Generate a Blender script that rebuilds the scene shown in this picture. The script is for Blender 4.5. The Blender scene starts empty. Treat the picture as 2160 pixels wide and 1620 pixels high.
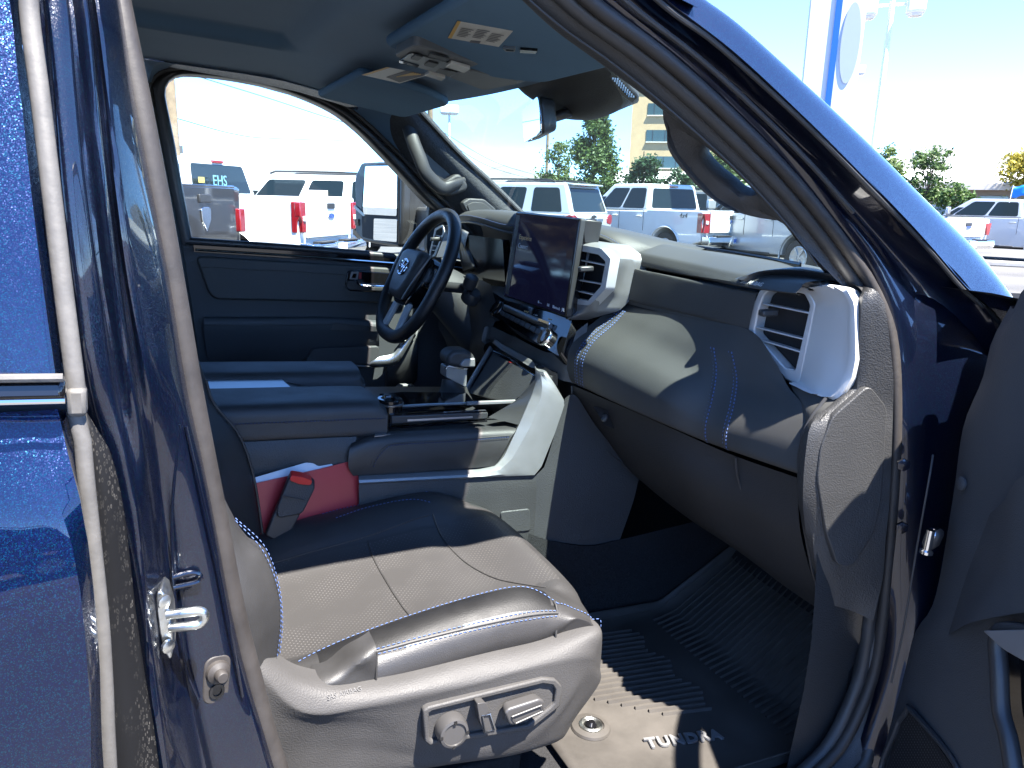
import bpy, bmesh, math, random
import numpy as np
from mathutils import Vector, Matrix
random.seed(7); np.random.seed(7)
SC = bpy.context.scene
COL = SC.collection
# ---------------------------------------------------------------- camera solved from the vanishing points of the photograph
FPX = 1600.0
nv = lambda a: np.array(a, float) / np.linalg.norm(a)
dX = nv([3370, -70, 1600]); dY = np.array([-760, -420, 1600.0]); dY = nv(dY - dX * dX.dot(dY)); dZ = np.cross(dX, dY)
R = np.stack([dX, dY, dZ])                      # cab axes (x forward, y to the driver, z up) seen from the camera
CP = np.array([0, -1.55, 1.5])                  # camera in cab coordinates
wZ = nv([.025, -1, -.2437]); wX = nv(dX - wZ * dX.dot(wZ)); wY = np.cross(wZ, wX)
RW = np.stack([wX, wY, wZ])                     # level world axes
cam = bpy.data.cameras.new('camera'); cam.lens = 36 * FPX / 2160; cam.sensor_width = 36; cam.clip_start = .02; cam.clip_end = 30000
camo = bpy.data.objects.new('camera', cam); COL.objects.link(camo)
M = Matrix.Identity(4)
for i, c in enumerate((RW @ np.array([1, 0, 0.]), RW @ np.array([0, -1, 0.]), RW @ np.array([0, 0, -1.]))):
    for j in range(3): M[j][i] = c[j]
for j in range(3): M[j][3] = CP[j]
camo.matrix_world = M
SC.camera = camo
RTW = RW @ R.T                                  # cab -> world
# ---------------------------------------------------------------- light
SUN_TO = nv([.115, -.465, 1.0])                   # towards the sun, cab axes
SUN_W = RTW @ SUN_TO
sun = bpy.data.lights.new('sun', 'SUN'); sun.energy = 3.6; sun.angle = math.radians(.53); sun.color = (1, .85, .66)
suno = bpy.data.objects.new('sun', sun); COL.objects.link(suno)
suno.rotation_euler = Vector(SUN_W).to_track_quat('Z', 'Y').to_euler()
EL = math.asin(SUN_W[2]); AZ = math.atan2(SUN_W[0], SUN_W[1])
W = bpy.data.worlds.new('World'); SC.world = W; W.use_nodes = True
wt = W.node_tree; wn = wt.nodes; wl = wt.links
for n in list(wn): wn.remove(n)
wo = wn.new('ShaderNodeOutputWorld'); bg = wn.new('ShaderNodeBackground'); bg.inputs[1].default_value = .088
sky = wn.new('ShaderNodeTexSky'); sky.sky_type = 'NISHITA'; sky.sun_disc = False
sky.sun_elevation = EL; sky.sun_rotation = AZ; sky.altitude = 3800; sky.dust_density = .05; sky.ozone_density = 3; sky.air_density = .72
tc = wn.new('ShaderNodeTexCoord'); mp = wn.new('ShaderNodeMapping'); mp.inputs['Scale'].default_value = (1, 1, 3.2)
nz = wn.new('ShaderNodeTexNoise'); nz.inputs['Scale'].default_value = 2.1; nz.inputs['Detail'].default_value = 7; nz.inputs['Roughness'].default_value = .55
rp = wn.new('ShaderNodeValToRGB'); rp.color_ramp.elements[0].position = .47; rp.color_ramp.elements[1].position = .68
sx = wn.new('ShaderNodeSeparateXYZ'); lo = wn.new('ShaderNodeMapRange')     # cumulus banks sit low over the valley
lo.inputs[1].default_value = .02; lo.inputs[2].default_value = .22; lo.inputs[3].default_value = 1.0; lo.inputs[4].default_value = .05
mu = wn.new('ShaderNodeMath'); mu.operation = 'MULTIPLY'
mx = wn.new('ShaderNodeMixRGB'); mx.inputs[2].default_value = (1.25, 1.25, 1.25, 1)
wl.new(tc.outputs['Generated'], mp.inputs[0]); wl.new(mp.outputs[0], nz.inputs[0]); wl.new(nz.outputs[0], rp.inputs[0])
wl.new(tc.outputs['Generated'], sx.inputs[0]); wl.new(sx.outputs[2], lo.inputs[0])
wl.new(rp.outputs[0], mu.inputs[0]); wl.new(lo.outputs[0], mu.inputs[1])
wl.new(mu.outputs[0], mx.inputs[0]); wl.new(sky.outputs[0], mx.inputs[1]); wl.new(mx.outputs[0], bg.inputs[0]); wl.new(bg.outputs[0], wo.inputs[0])
SC.view_settings.view_transform = 'Standard'; SC.view_settings.look = 'None'
SC.view_settings.exposure = 3.22; SC.view_settings.use_white_balance = True; SC.view_settings.white_balance_temperature = 5500; SC.view_settings.white_balance_tint = 10; SC.view_settings.gamma = 1; SC.view_settings.use_curve_mapping = False
SC.render.engine = 'CYCLES'
SC.cycles.max_bounces = 10; SC.cycles.transparent_max_bounces = 16; SC.cycles.use_denoising = True
SC.cycles.caustics_reflective = False; SC.cycles.caustics_refractive = False
# ---------------------------------------------------------------- geometry helpers
def ray(px, py): return R @ np.array([px - 1080, py - 810, FPX])
def U(px, py, y=None, x=None, z=None):
    d = ray(px, py)
    t = (y - CP[1]) / d[1] if y is not None else (x / d[0] if x is not None else (z - CP[2]) / d[2])
    return Vector(CP + d * t)
def UP(px, py, o, n):                           # onto a plane through o with normal n
    d = Vector(ray(px, py)); c = Vector(CP)
    return c + d * ((Vector(o) - c).dot(n) / d.dot(n))
def Y(y, *pts): return [U(a, b, y=y) for a, b in pts]
def YS(*pts): return [U(a, b, y=c) for a, b, c in pts]
def XS(*pts): return [U(a, b, x=c) for a, b, c in pts]
def ZS(z, *pts): return [U(a, b, z=z) for a, b in pts]
def cr(pts, n, closed=False):                   # Catmull-Rom, chord-length resampled
    P = [Vector(p) for p in pts]
    if len(P) == 2 and not closed: return [P[0].lerp(P[1], i / (n - 1)) for i in range(n)]
    m = len(P); dense = []
    segs = m if closed else m - 1
    for i in range(segs):
        if closed: a, b, c, d = P[i - 1], P[i], P[(i + 1) % m], P[(i + 2) % m]
        else:
            b, c = P[i], P[i + 1]
            a = P[i - 1] if i else b * 2 - c
            d = P[i + 2] if i + 2 < m else c * 2 - b
        for k in range(12):
            t = k / 12
            dense.append(.5 * ((2 * b) + (c - a) * t + (2 * a - 5 * b + 4 * c - d) * t * t + (3 * b - a - 3 * c + d) * t ** 3))
    dense.append(P[0] if closed else P[-1])
    return lin(dense, n + 1)[:-1] if closed else lin(dense, n)
def lin(P, n):
    P = [Vector(p) for p in P]
    D = [0]
    for a, b in zip(P, P[1:]): D.append(D[-1] + (b - a).length)
    out = []; j = 0
    for i in range(n):
        s = D[-1] * i / (n - 1)
        while j < len(P) - 2 and D[j + 1] < s: j += 1
        L = D[j + 1] - D[j]
        out.append(P[j].lerp(P[j + 1], 0 if L < 1e-9 else (s - D[j]) / L))
    return out
def rnd(pts, r, seg=4):                         # round the corners of a closed outline
    P = [Vector(p) for p in pts]; out = []
    for i, p in enumerate(P):
        a = P[i - 1] - p; b = P[(i + 1) % len(P)] - p
        k = min(r, a.length * .45, b.length * .45)
        s, e = p + a.normalized() * k, p + b.normalized() * k
        for q in range(seg + 1):
            t = q / seg
            out.append(s * (1 - t) ** 2 + p * 2 * t * (1 - t) + e * t * t)
    return out
def finish(name, me, mat, par=None, ang=42, bevel=0, bseg=2, solid=0, sub=0, label=None, off=-1):
    me.validate()
    if ang: 
        for p in me.polygons: p.use_smooth = True
        me.set_sharp_from_angle(angle=math.radians(ang))
    o = bpy.data.objects.new(name, me); COL.objects.link(o)
    if mat: me.materials.append(MAT[mat] if isinstance(mat, str) else mat)
    if par: o.parent = par
    if solid:
        m = o.modifiers.new('s', 'SOLIDIFY'); m.thickness = solid; m.offset = off
    if bevel:
        m = o.modifiers.new('b', 'BEVEL'); m.width = bevel; m.segments = bseg; m.limit_method = 'ANGLE'; m.angle_limit = math.radians(35)
    if sub:
        m = o.modifiers.new('u', 'SUBSURF'); m.levels = sub; m.render_levels = sub
    if label: o['label'] = label
    return o
def mesh(name, v, f, mat, par=None, face_cam=False, **k):
    me = bpy.data.meshes.new(name)
    me.from_pydata([tuple(p) for p in v], [], f)
    if face_cam:
        s = 0; c = Vector(CP)
        me.update()
        for p in me.polygons: s += p.normal.dot(c - p.center) * p.area
        if s < 0: me.flip_normals()
    return finish(name, me, mat, par, **k)
def loft(name, lines, mat, par=None, n=24, m=0, cyc=False, cycm=False, straight=False, **k):
    f = lin if straight else cr
    G = [f(l, n) if not cyc else cr(l, n, True) for l in lines]
    if m:
        cols = [cr([g[i] for g in G], m, cycm) for i in range(n)]
        G = [[cols[i][j] for i in range(n)] for j in range(m)]
    r = len(G); v = [p for g in G for p in g]; fc = []
    for j in range(r if cycm else r - 1):
        j2 = (j + 1) % r
        for i in range(n if cyc else n - 1):
            i2 = (i + 1) % n
            fc.append((j * n + i, j * n + i2, j2 * n + i2, j2 * n + i))
    k.setdefault('face_cam', True)
    return mesh(name, v, fc, mat, par, **k)
def prism(name, pts, vec, mat, par=None, taper=1.0, **k):
    P = [Vector(p) for p in pts]; n = len(P); vec = Vector(vec)
    c = sum(P, Vector()) / n
    Q = [c + (p - c) * taper + vec for p in P]
    f = [tuple(range(n)), tuple(range(2 * n - 1, n - 1, -1))]
    for i in range(n):
        j = (i + 1) % n; f.append((i, i + n, j + n, j))
    me = bpy.data.meshes.new(name); me.from_pydata([tuple(p) for p in P + Q], [], f)
    bm = bmesh.new(); bm.from_mesh(me); bmesh.ops.recalc_face_normals(bm, faces=bm.faces); bm.to_mesh(me); bm.free()
    return finish(name, me, mat, par, **k)
def ring(name, outer, inner, vec, mat, par=None, n=48, straight=True, **k):   # frame between two closed outlines, extruded
    vec = Vector(vec)
    fn = (lambda p: lin(list(p) + [p[0]], n + 1)[:-1]) if straight else (lambda p: cr(p, n, True))
    if len(outer) == len(inner): O, I = [Vector(p) for p in outer], [Vector(p) for p in inner]; n = len(O)
    else: O, I = fn(outer), fn(inner)
    v = O + I + [p + vec for p in O] + [p + vec for p in I]; f = []
    for i in range(n):
        j = (i + 1) % n
        f += [(i, j, n + j, n + i), (2 * n + i, 3 * n + i, 3 * n + j, 2 * n + j), (i, 2 * n + i, 2 * n + j, j), (n + i, n + j, 3 * n + j, 3 * n + i)]
    me = bpy.data.meshes.new(name); me.from_pydata([tuple(p) for p in v], [], f)
    bm = bmesh.new(); bm.from_mesh(me); bmesh.ops.recalc_face_normals(bm, faces=bm.faces); bm.to_mesh(me); bm.free()
    return finish(name, me, mat, par, **k)
def frames(P, closed=False, up=None):
    n = len(P); T = []
    for i in range(n):
        a = P[i - 1] if (i or closed) else P[0]; b = P[(i + 1) % n] if (i < n - 1 or closed) else P[-1]
        T.append((b - a).normalized())
    if up is not None: return T, [(Vector(up) - t * t.dot(Vector(up))).normalized() for t in T]
    u = Vector((0, 0, 1)) if abs(T[0].z) < .9 else Vector((1, 0, 0)); N = []
    for t in T:
        u = (u - t * t.dot(u)).normalized(); N.append(u)
    return T, N
def tube(name, path, r, mat, par=None, n=10, steps=0, closed=False, up=None, ry=None, prof=None, **k):
    P = cr(path, steps, closed) if steps else [Vector(p) for p in path]
    T, N = frames(P, closed, up); v = []; q = len(P)
    pr = prof or [(math.cos(2 * math.pi * i / n), math.sin(2 * math.pi * i / n)) for i in range(n)]
    n = len(pr)
    for i, p in enumerate(P):
        b = T[i].cross(N[i])
        rr = r[0] + (r[-1] - r[0]) * i / (q - 1) if isinstance(r, (tuple, list)) else r
        r2 = rr if ry is None else rr * ry
        v += [p + N[i] * (c * rr) + b * (s * r2) for c, s in pr]
    f = []
    for i in range(q if closed else q - 1):
        j = (i + 1) % q
        for a in range(n):
            b2 = (a + 1) % n; f.append((i * n + a, i * n + b2, j * n + b2, j * n + a))
    if not closed: f += [tuple(range(n - 1, -1, -1)), tuple(range((q - 1) * n, q * n))]
    return mesh(name, v, f, mat, par, **k)
def box(name, c, s, mat, par=None, ax=None, **k):            # ax: three axis vectors
    c = Vector(c); A = [Vector(a).normalized() for a in (ax or ((1, 0, 0), (0, 1, 0), (0, 0, 1)))]
    h = [A[i] * s[i] * .5 for i in range(3)]
    v = [c + h[0] * a + h[1] * b + h[2] * d for a in (-1, 1) for b in (-1, 1) for d in (-1, 1)]
    f = [(0, 1, 3, 2), (4, 6, 7, 5), (0, 4, 5, 1), (2, 3, 7, 6), (0, 2, 6, 4), (1, 5, 7, 3)]
    me = bpy.data.meshes.new(name); me.from_pydata([tuple(p) for p in v], [], f)
    bm = bmesh.new(); bm.from_mesh(me); bmesh.ops.recalc_face_normals(bm, faces=bm.faces); bm.to_mesh(me); bm.free()
    return finish(name, me, mat, par, **k)
def lathe(name, o, axis, prof, mat, par=None, n=24, **k):    # prof: (radius, height along axis)
    o = Vector(o); a = Vector(axis).normalized(); u = a.orthogonal().normalized(); w = a.cross(u); v = []; f = []
    for r, h in prof: v += [o + a * h + (u * math.cos(2 * math.pi * i / n) + w * math.sin(2 * math.pi * i / n)) * r for i in range(n)]
    for j in range(len(prof) - 1):
        for i in range(n):
            i2 = (i + 1) % n; f.append((j * n + i, j * n + i2, (j + 1) * n + i2, (j + 1) * n + i))
    f.append(tuple(range((len(prof) - 1) * n, len(prof) * n))); f.append(tuple(range(n - 1, -1, -1)))
    return mesh(name, v, f, mat, par, **k)
def stitch(name, path, par, mat='thread', pitch=.0062, frac=.62, r=.0009, lift=.0006, nrm=None):
    D = sum((Vector(b) - Vector(a)).length for a, b in zip(path, path[1:]))
    n = max(4, int(D / pitch)); P = cr(path, n * 2 + 1); v = []; f = []
    for i in range(n):
        a, b = P[2 * i], P[2 * i + 1]; b = a.lerp(b, frac * 2 if frac < .5 else 1.2)
        t = (b - a).normalized(); c = (Vector(CP) - a).normalized() if nrm is None else Vector(nrm)
        s = t.cross(c).normalized(); c = s.cross(t); k = len(v)
        for p, w in ((a, .5), (a.lerp(b, .25), 1), (a.lerp(b, .75), 1), (b, .5)):
            v += [p + s * r * w + c * (lift * .2), p + c * (lift + r * w), p - s * r * w + c * (lift * .2)]
        for q in range(3):
            e = k + q * 3; f += [(e, e + 1, e + 4, e + 3), (e + 1, e + 2, e + 5, e + 4)]
    return mesh(name, v, f, mat, par)
def text(name, s, o, xd, yd, size, mat, par=None, ext=.0004, align='LEFT', shear=0, space=1, bev=0, fat=0):
    cu = bpy.data.curves.new(name, 'FONT'); cu.body = s; cu.size = size; cu.extrude = ext; cu.align_x = align; cu.shear = shear; cu.space_character = space
    cu.resolution_u = 3; cu.offset = fat; cu.bevel_depth = bev
    ob = bpy.data.objects.new(name, cu); COL.objects.link(ob); cu.materials.append(MAT[mat])
    xd = Vector(xd).normalized(); yd = Vector(yd); yd = (yd - xd * xd.dot(yd)).normalized(); zd = xd.cross(yd)
    m = Matrix((xd, yd, zd)).transposed().to_4x4(); m.translation = Vector(o)
    me = bpy.data.meshes.new_from_object(ob); bpy.data.objects.remove(ob); me.transform(m)
    o2 = bpy.data.objects.new(name, me); COL.objects.link(o2)
    if not me.materials: me.materials.append(MAT[mat])
    if par: o2.parent = par
    return o2
def empty(name, par=None, loc=(0, 0, 0)):
    o = bpy.data.objects.new(name, None); COL.objects.link(o); o.location = loc; o.empty_display_size = .1
    if par: o.parent = par
    return o
def tag(o, label, cat, group=None, kind=None):
    o['label'] = label; o['category'] = cat
    if group: o['group'] = group
    if kind: o['kind'] = kind
    return o
# ---------------------------------------------------------------- materials
MAT = {}
def mat(name, col, rough=.5, metal=0, coat=0, spec=.5, bump=None, var=0, vscale=6, coat_r=.03, sheen=0, trans=0):
    m = bpy.data.materials.new(name); m.use_nodes = True; t = m.node_tree; b = t.nodes['Principled BSDF']
    b.inputs['Base Color'].default_value = (*col, 1); b.inputs['Roughness'].default_value = rough; b.inputs['Metallic'].default_value = metal
    b.inputs['Coat Weight'].default_value = coat; b.inputs['Coat Roughness'].default_value = coat_r; b.inputs['Specular IOR Level'].default_value = spec
    b.inputs['Sheen Weight'].default_value = sheen
    tc = t.nodes.new('ShaderNodeTexCoord')
    if var:
        nz = t.nodes.new('ShaderNodeTexNoise'); nz.inputs['Scale'].default_value = vscale; nz.inputs['Detail'].default_value = 6; nz.inputs['Roughness'].default_value = .62
        r = t.nodes.new('ShaderNodeMapRange'); r.inputs[1].default_value = .25; r.inputs[2].default_value = .75; r.inputs[3].default_value = 1 - var; r.inputs[4].default_value = 1 + var
        mm = t.nodes.new('ShaderNodeVectorMath'); mm.operation = 'SCALE'; mm.inputs[0].default_value = col
        t.links.new(tc.outputs['Object'], nz.inputs[0]); t.links.new(nz.outputs[0], r.inputs[0]); t.links.new(r.outputs[0], mm.inputs['Scale']); t.links.new(mm.outputs[0], b.inputs['Base Color'])
        r2 = t.nodes.new('ShaderNodeMapRange'); r2.inputs[1].default_value = .3; r2.inputs[2].default_value = .7; r2.inputs[3].default_value = max(.02, rough - .07); r2.inputs[4].default_value = rough + .07
        t.links.new(nz.outputs[0], r2.inputs[0]); t.links.new(r2.outputs[0], b.inputs['Roughness'])
    if bump:
        kind, sc, st, di = bump
        x = t.nodes.new('ShaderNodeTexVoronoi' if kind == 'v' else 'ShaderNodeTexNoise'); x.inputs['Scale'].default_value = sc
        if kind == 'n': x.inputs['Detail'].default_value = 3
        bp = t.nodes.new('ShaderNodeBump'); bp.inputs['Strength'].default_value = st; bp.inputs['Distance'].default_value = di
        t.links.new(tc.outputs['Object'], x.inputs[0]); t.links.new(x.outputs[0], bp.inputs['Height']); t.links.new(bp.outputs[0], b.inputs['Normal'])
    MAT[name] = m
    return m
mat('leather', (.027, .0262, .0258), .5, bump=('v', 900, .35, .0006), var=.18, vscale=14)
mat('leather_soft', (.028, .0278, .028), .52, bump=('v', 520, .35, .0008), var=.18, vscale=10)
mat('leather_wheel', (.012, .012, .013), .4, bump=('v', 1100, .4, .0006), var=.1, vscale=20)
mat('dash_pad', (.043, .0435, .042), .6, bump=('v', 420, .3, .0006), var=.1, vscale=5)
mat('dash_wrap', (.043, .0435, .042), .5, bump=('v', 1300, .3, .0005), var=.1, vscale=7)
mat('plastic', (.038, .0385, .0395), .56, bump=('v', 460, .55, .0009), var=.12, vscale=8)
mat('plastic_grain', (.034, .034, .034), .5, bump=('v', 420, .5, .001), var=.12, vscale=8)
mat('plastic_smooth', (.03, .0303, .0315), .4, var=.1, vscale=9)
mat('leather_dark', (.0095, .0093, .0093), .52, spec=.3, bump=('v', 700, .35, .0006), var=.2, vscale=18)
mat('leather_side', (.027, .0258, .0255), .46, bump=('v', 700, .35, .0006), var=.15, vscale=14)
mat('seat_plastic', (.05, .048, .0465), .6, spec=.35, bump=('v', 480, .4, .0008), var=.13, vscale=9)
mat('switch', (.05, .048, .047), .38, var=.1)
mat('door_plastic', (.046, .0485, .052), .62, bump=('v', 500, .4, .0007), var=.1, vscale=5)
mat('headliner', (.125, .215, .33), .95, spec=.15, bump=('n', 900, .4, .0008), var=.08, vscale=4, sheen=.2)  # blue of the skylight is put into this cloth's colour; visor matches
mat('visor', (.13, .22, .335), .95, spec=.15, bump=('n', 900, .3, .0008), var=.06)
mat('pillar_cloth', (.075, .078, .082), .95, spec=.1, bump=('n', 260, .9, .002), var=.25, vscale=160)
mat('carpet', (.028, .028, .029), 1, spec=.1, bump=('n', 700, 1, .003), var=.35, vscale=260)
mat('rubber', (.02, .02, .02), .62, var=.25, vscale=20)
mat('mat_rubber', (.05, .045, .039), .6, bump=('n', 160, .2, .0008), var=.3, vscale=9)
mat('gloss_black', (.006, .006, .007), .08, coat=.3)
mat('dark_hole', (.004, .004, .005), .7)
mat('cluster_glass', (.004, .004, .006), .12)
mat('glove_plastic', (.026, .0262, .0268), .6, spec=.35, bump=('v', 460, .5, .0008), var=.1)
mat('silver', (.24, .24, .24), .4, metal=.45, bump=('n', 1500, .12, .0003), var=.05, vscale=30)
mat('silver_bright', (.52, .52, .51), .45, metal=.3, bump=('n', 1500, .12, .0003))
mat('cheek_lit_silver', (.62, .62, .6), .5, metal=.15, bump=('n', 1500, .12, .0003))  # base lightened in place of the sun that misses the vent cheek
mat('silver_dark', (.2, .205, .21), .33, metal=.85)
mat('brushed', (.5, .52, .55), .3, metal=.9)
mat('chrome', (.75, .76, .78), .08, metal=1)
mat('zinc', (.62, .63, .6), .32, metal=1, var=.15, vscale=60, bump=('n', 90, .25, .002))
mat('thread', (.1, .15, .33), .6)
mat('thread_dark', (.04, .06, .14), .7)
mat('seal', (.026, .0225, .02), .58, var=.3, vscale=26, bump=('n', 130, .25, .0012))
mat('seal_grey', (.09, .085, .078), .6, var=.28, vscale=30, bump=('n', 110, .3, .0015))
mat('seal_dark', (.035, .034, .033), .5, var=.3, vscale=22)
mat('folder_red', (.4, .035, .04), .35, var=.06)
m = mat('display', (.004, .004, .006), .06); b_ = m.node_tree.nodes['Principled BSDF']; b_.inputs['Emission Color'].default_value = (.3, .3, 1, 1); b_.inputs['Emission Strength'].default_value = .0014
mat('paper', (.75, .77, .8), .7)
mat('buckle_red', (.62, .025, .018), .35)
mat('oh_plastic', (.13, .14, .15), .5, bump=('v', 600, .3, .0006))
mat('label_white', (.6, .6, .56), .5)
mat('label_ink', (.12, .12, .13), .6)
mat('label_yellow', (.62, .4, .09), .5)
mat('usb_yellow', (.75, .42, .03), .5)
mat('white_mark', (.62, .64, .66), .4)
mat('amber_mark', (.7, .45, .15), .4)
mat('red_line', (.3, .02, .02), .4)
mat('lens', (.62, .62, .58), .25)
def glassmat(name, tint, ior=1.5, rough=0.0, dust=0):
    m = bpy.data.materials.new(name); m.use_nodes = True; t = m.node_tree; t.nodes.clear()
    o = t.nodes.new('ShaderNodeOutputMaterial'); tr = t.nodes.new('ShaderNodeBsdfTransparent'); tr.inputs[0].default_value = (*tint, 1)
    gl = t.nodes.new('ShaderNodeBsdfGlossy'); gl.inputs[1].default_value = rough; fr = t.nodes.new('ShaderNodeFresnel'); fr.inputs[0].default_value = ior
    mx = t.nodes.new('ShaderNodeMixShader'); t.links.new(fr.outputs[0], mx.inputs[0]); t.links.new(tr.outputs[0], mx.inputs[1]); t.links.new(gl.outputs[0], mx.inputs[2])
    last = mx
    if dust:
        df = t.nodes.new('ShaderNodeBsdfDiffuse'); df.inputs[0].default_value = (.6, .6, .6, 1); nz = t.nodes.new('ShaderNodeTexNoise'); nz.inputs['Scale'].default_value = 3.5; nz.inputs['Detail'].default_value = 5
        tcd = t.nodes.new('ShaderNodeTexCoord'); t.links.new(tcd.outputs['Object'], nz.inputs[0])
        rr = t.nodes.new('ShaderNodeMapRange'); rr.inputs[1].default_value = .4; rr.inputs[2].default_value = .75; rr.inputs[3].default_value = dust * .4; rr.inputs[4].default_value = dust * 1.6
        t.links.new(nz.outputs[0], rr.inputs[0])
        m2 = t.nodes.new('ShaderNodeMixShader'); t.links.new(rr.outputs[0], m2.inputs[0]); t.links.new(mx.outputs[0], m2.inputs[1]); t.links.new(df.outputs[0], m2.inputs[2]); last = m2
    t.links.new(last.outputs[0], o.inputs[0]); MAT[name] = m
glassmat('privacy_glass', (.12, .13, .13), 1.4); glassmat('windshield', (.7, .82, .8), 1.4, dust=.02); glassmat('side_glass', (.86, .95, .94), 1.35)
def mirrormat(name, col=(.86, .88, .9)):
    m = mat(name, col, .01, 1)
mirrormat('mirror')
def paint(name, col, flake=.55, metal=.55, rough=.32, scale=1500, dust=0):
    m = mat(name, col, rough, metal, coat=1, coat_r=.025); t = m.node_tree; b = t.nodes['Principled BSDF']
    tc = t.nodes.new('ShaderNodeTexCoord'); vo = t.nodes.new('ShaderNodeTexVoronoi'); vo.inputs['Scale'].default_value = scale
    t.links.new(tc.outputs['Object'], vo.inputs[0])
    su = t.nodes.new('ShaderNodeVectorMath'); su.operation = 'SUBTRACT'; su.inputs[1].default_value = (.5, .5, .5)
    scl = t.nodes.new('ShaderNodeVectorMath'); scl.operation = 'SCALE'; scl.inputs['Scale'].default_value = flake
    ge = t.nodes.new('ShaderNodeNewGeometry'); ad = t.nodes.new('ShaderNodeVectorMath'); no = t.nodes.new('ShaderNodeVectorMath'); no.operation = 'NORMALIZE'
    t.links.new(vo.outputs['Color'], su.inputs[0]); t.links.new(su.outputs[0], scl.inputs[0]); t.links.new(ge.outputs['Normal'], ad.inputs[0]); t.links.new(scl.outputs[0], ad.inputs[1])
    t.links.new(ad.outputs[0], no.inputs[0]); t.links.new(no.outputs[0], b.inputs['Normal'])
    hs = t.nodes.new('ShaderNodeMixRGB'); hs.blend_type = 'MIX'; hs.inputs[1].default_value = (*col, 1); hs.inputs[2].default_value = (col[0] * .6, col[1] * 4, col[2] * 1.5, 1)
    sp = t.nodes.new('ShaderNodeSeparateColor'); cmp_ = t.nodes.new('ShaderNodeMath'); cmp_.operation = 'GREATER_THAN'; cmp_.inputs[1].default_value = .82
    t.links.new(vo.outputs['Color'], sp.inputs[0]); t.links.new(sp.outputs[0], cmp_.inputs[0]); t.links.new(cmp_.outputs[0], hs.inputs[0])
    last = hs.outputs[0]
    if dust:
        n1 = t.nodes.new('ShaderNodeTexNoise'); n1.inputs['Scale'].default_value = 9; n1.inputs['Detail'].default_value = 4
        v1 = t.nodes.new('ShaderNodeTexVoronoi'); v1.inputs['Scale'].default_value = 260
        mpv = t.nodes.new('ShaderNodeMapping'); mpv.inputs['Scale'].default_value = (1, 1, .6)
        t.links.new(tc.outputs['Object'], n1.inputs[0]); t.links.new(tc.outputs['Object'], mpv.inputs[0]); t.links.new(mpv.outputs[0], v1.inputs[0])
        r1 = t.nodes.new('ShaderNodeMapRange'); r1.inputs[1].default_value = .4; r1.inputs[2].default_value = .66; r1.inputs[4].default_value = dust
        r2 = t.nodes.new('ShaderNodeMapRange'); r2.inputs[1].default_value = .15; r2.inputs[2].default_value = .45; r2.inputs[3].default_value = 1.0; r2.inputs[4].default_value = .3
        mu = t.nodes.new('ShaderNodeMath'); mu.operation = 'MULTIPLY'
        t.links.new(n1.outputs[0], r1.inputs[0]); t.links.new(v1.outputs[0], r2.inputs[0]); t.links.new(r1.outputs[0], mu.inputs[0]); t.links.new(r2.outputs[0], mu.inputs[1])
        md = t.nodes.new('ShaderNodeMixRGB'); md.inputs[2].default_value = (.3, .29, .3, 1); t.links.new(mu.outputs[0], md.inputs[0]); t.links.new(last, md.inputs[1]); last = md.outputs[0]
        rr = t.nodes.new('ShaderNodeMapRange'); rr.inputs[3].default_value = 1; rr.inputs[4].default_value = .25; t.links.new(mu.outputs[0], rr.inputs[0]); t.links.new(rr.outputs[0], b.inputs['Coat Weight'])
        rm = t.nodes.new('ShaderNodeMapRange'); rm.inputs[3].default_value = metal; rm.inputs[4].default_value = 0; t.links.new(mu.outputs[0], rm.inputs[0]); t.links.new(rm.outputs[0], b.inputs['Metallic'])
    t.links.new(last, b.inputs['Base Color'])
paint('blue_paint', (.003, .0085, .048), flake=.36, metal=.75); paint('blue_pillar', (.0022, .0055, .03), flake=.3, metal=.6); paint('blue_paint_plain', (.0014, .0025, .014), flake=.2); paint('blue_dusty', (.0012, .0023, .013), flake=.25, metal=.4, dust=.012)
# black rubber with dried water spots
m = mat('dusty_black', (.012, .012, .013), .6, spec=.2); t = m.node_tree; b = t.nodes['Principled BSDF']; tc = t.nodes.new('ShaderNodeTexCoord')
v1 = t.nodes.new('ShaderNodeTexVoronoi'); v1.inputs['Scale'].default_value = 320; n1 = t.nodes.new('ShaderNodeTexNoise'); n1.inputs['Scale'].default_value = 30; n1.inputs['Detail'].default_value = 8
mp = t.nodes.new('ShaderNodeMapping'); mp.inputs['Scale'].default_value = (1.6, 1.6, .55)
t.links.new(tc.outputs['Object'], mp.inputs[0]); t.links.new(mp.outputs[0], v1.inputs[0]); t.links.new(mp.outputs[0], n1.inputs[0])
r1 = t.nodes.new('ShaderNodeValToRGB'); e = r1.color_ramp.elements; e[0].position = .18; e[0].color = (0, 0, 0, 1); e[1].position = .3; e[1].color = (1, 1, 1, 1); e2 = e.new(.42); e2.color = (0, 0, 0, 1)
r2 = t.nodes.new('ShaderNodeMapRange'); r2.inputs[1].default_value = .45; r2.inputs[2].default_value = .8; r2.inputs[4].default_value = .5
mu = t.nodes.new('ShaderNodeMath'); mu.operation = 'MULTIPLY'; t.links.new(v1.outputs['Distance'], r1.inputs[0]); t.links.new(n1.outputs[0], r2.inputs[0]); t.links.new(r1.outputs[0], mu.inputs[0]); t.links.new(r2.outputs[0], mu.inputs[1])
md = t.nodes.new('ShaderNodeMixRGB'); md.inputs[1].default_value = (.0045, .0045, .005, 1); md.inputs[2].default_value = (.16, .15, .13, 1); t.links.new(mu.outputs[0], md.inputs[0]); t.links.new(md.outputs[0], b.inputs['Base Color'])
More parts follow.
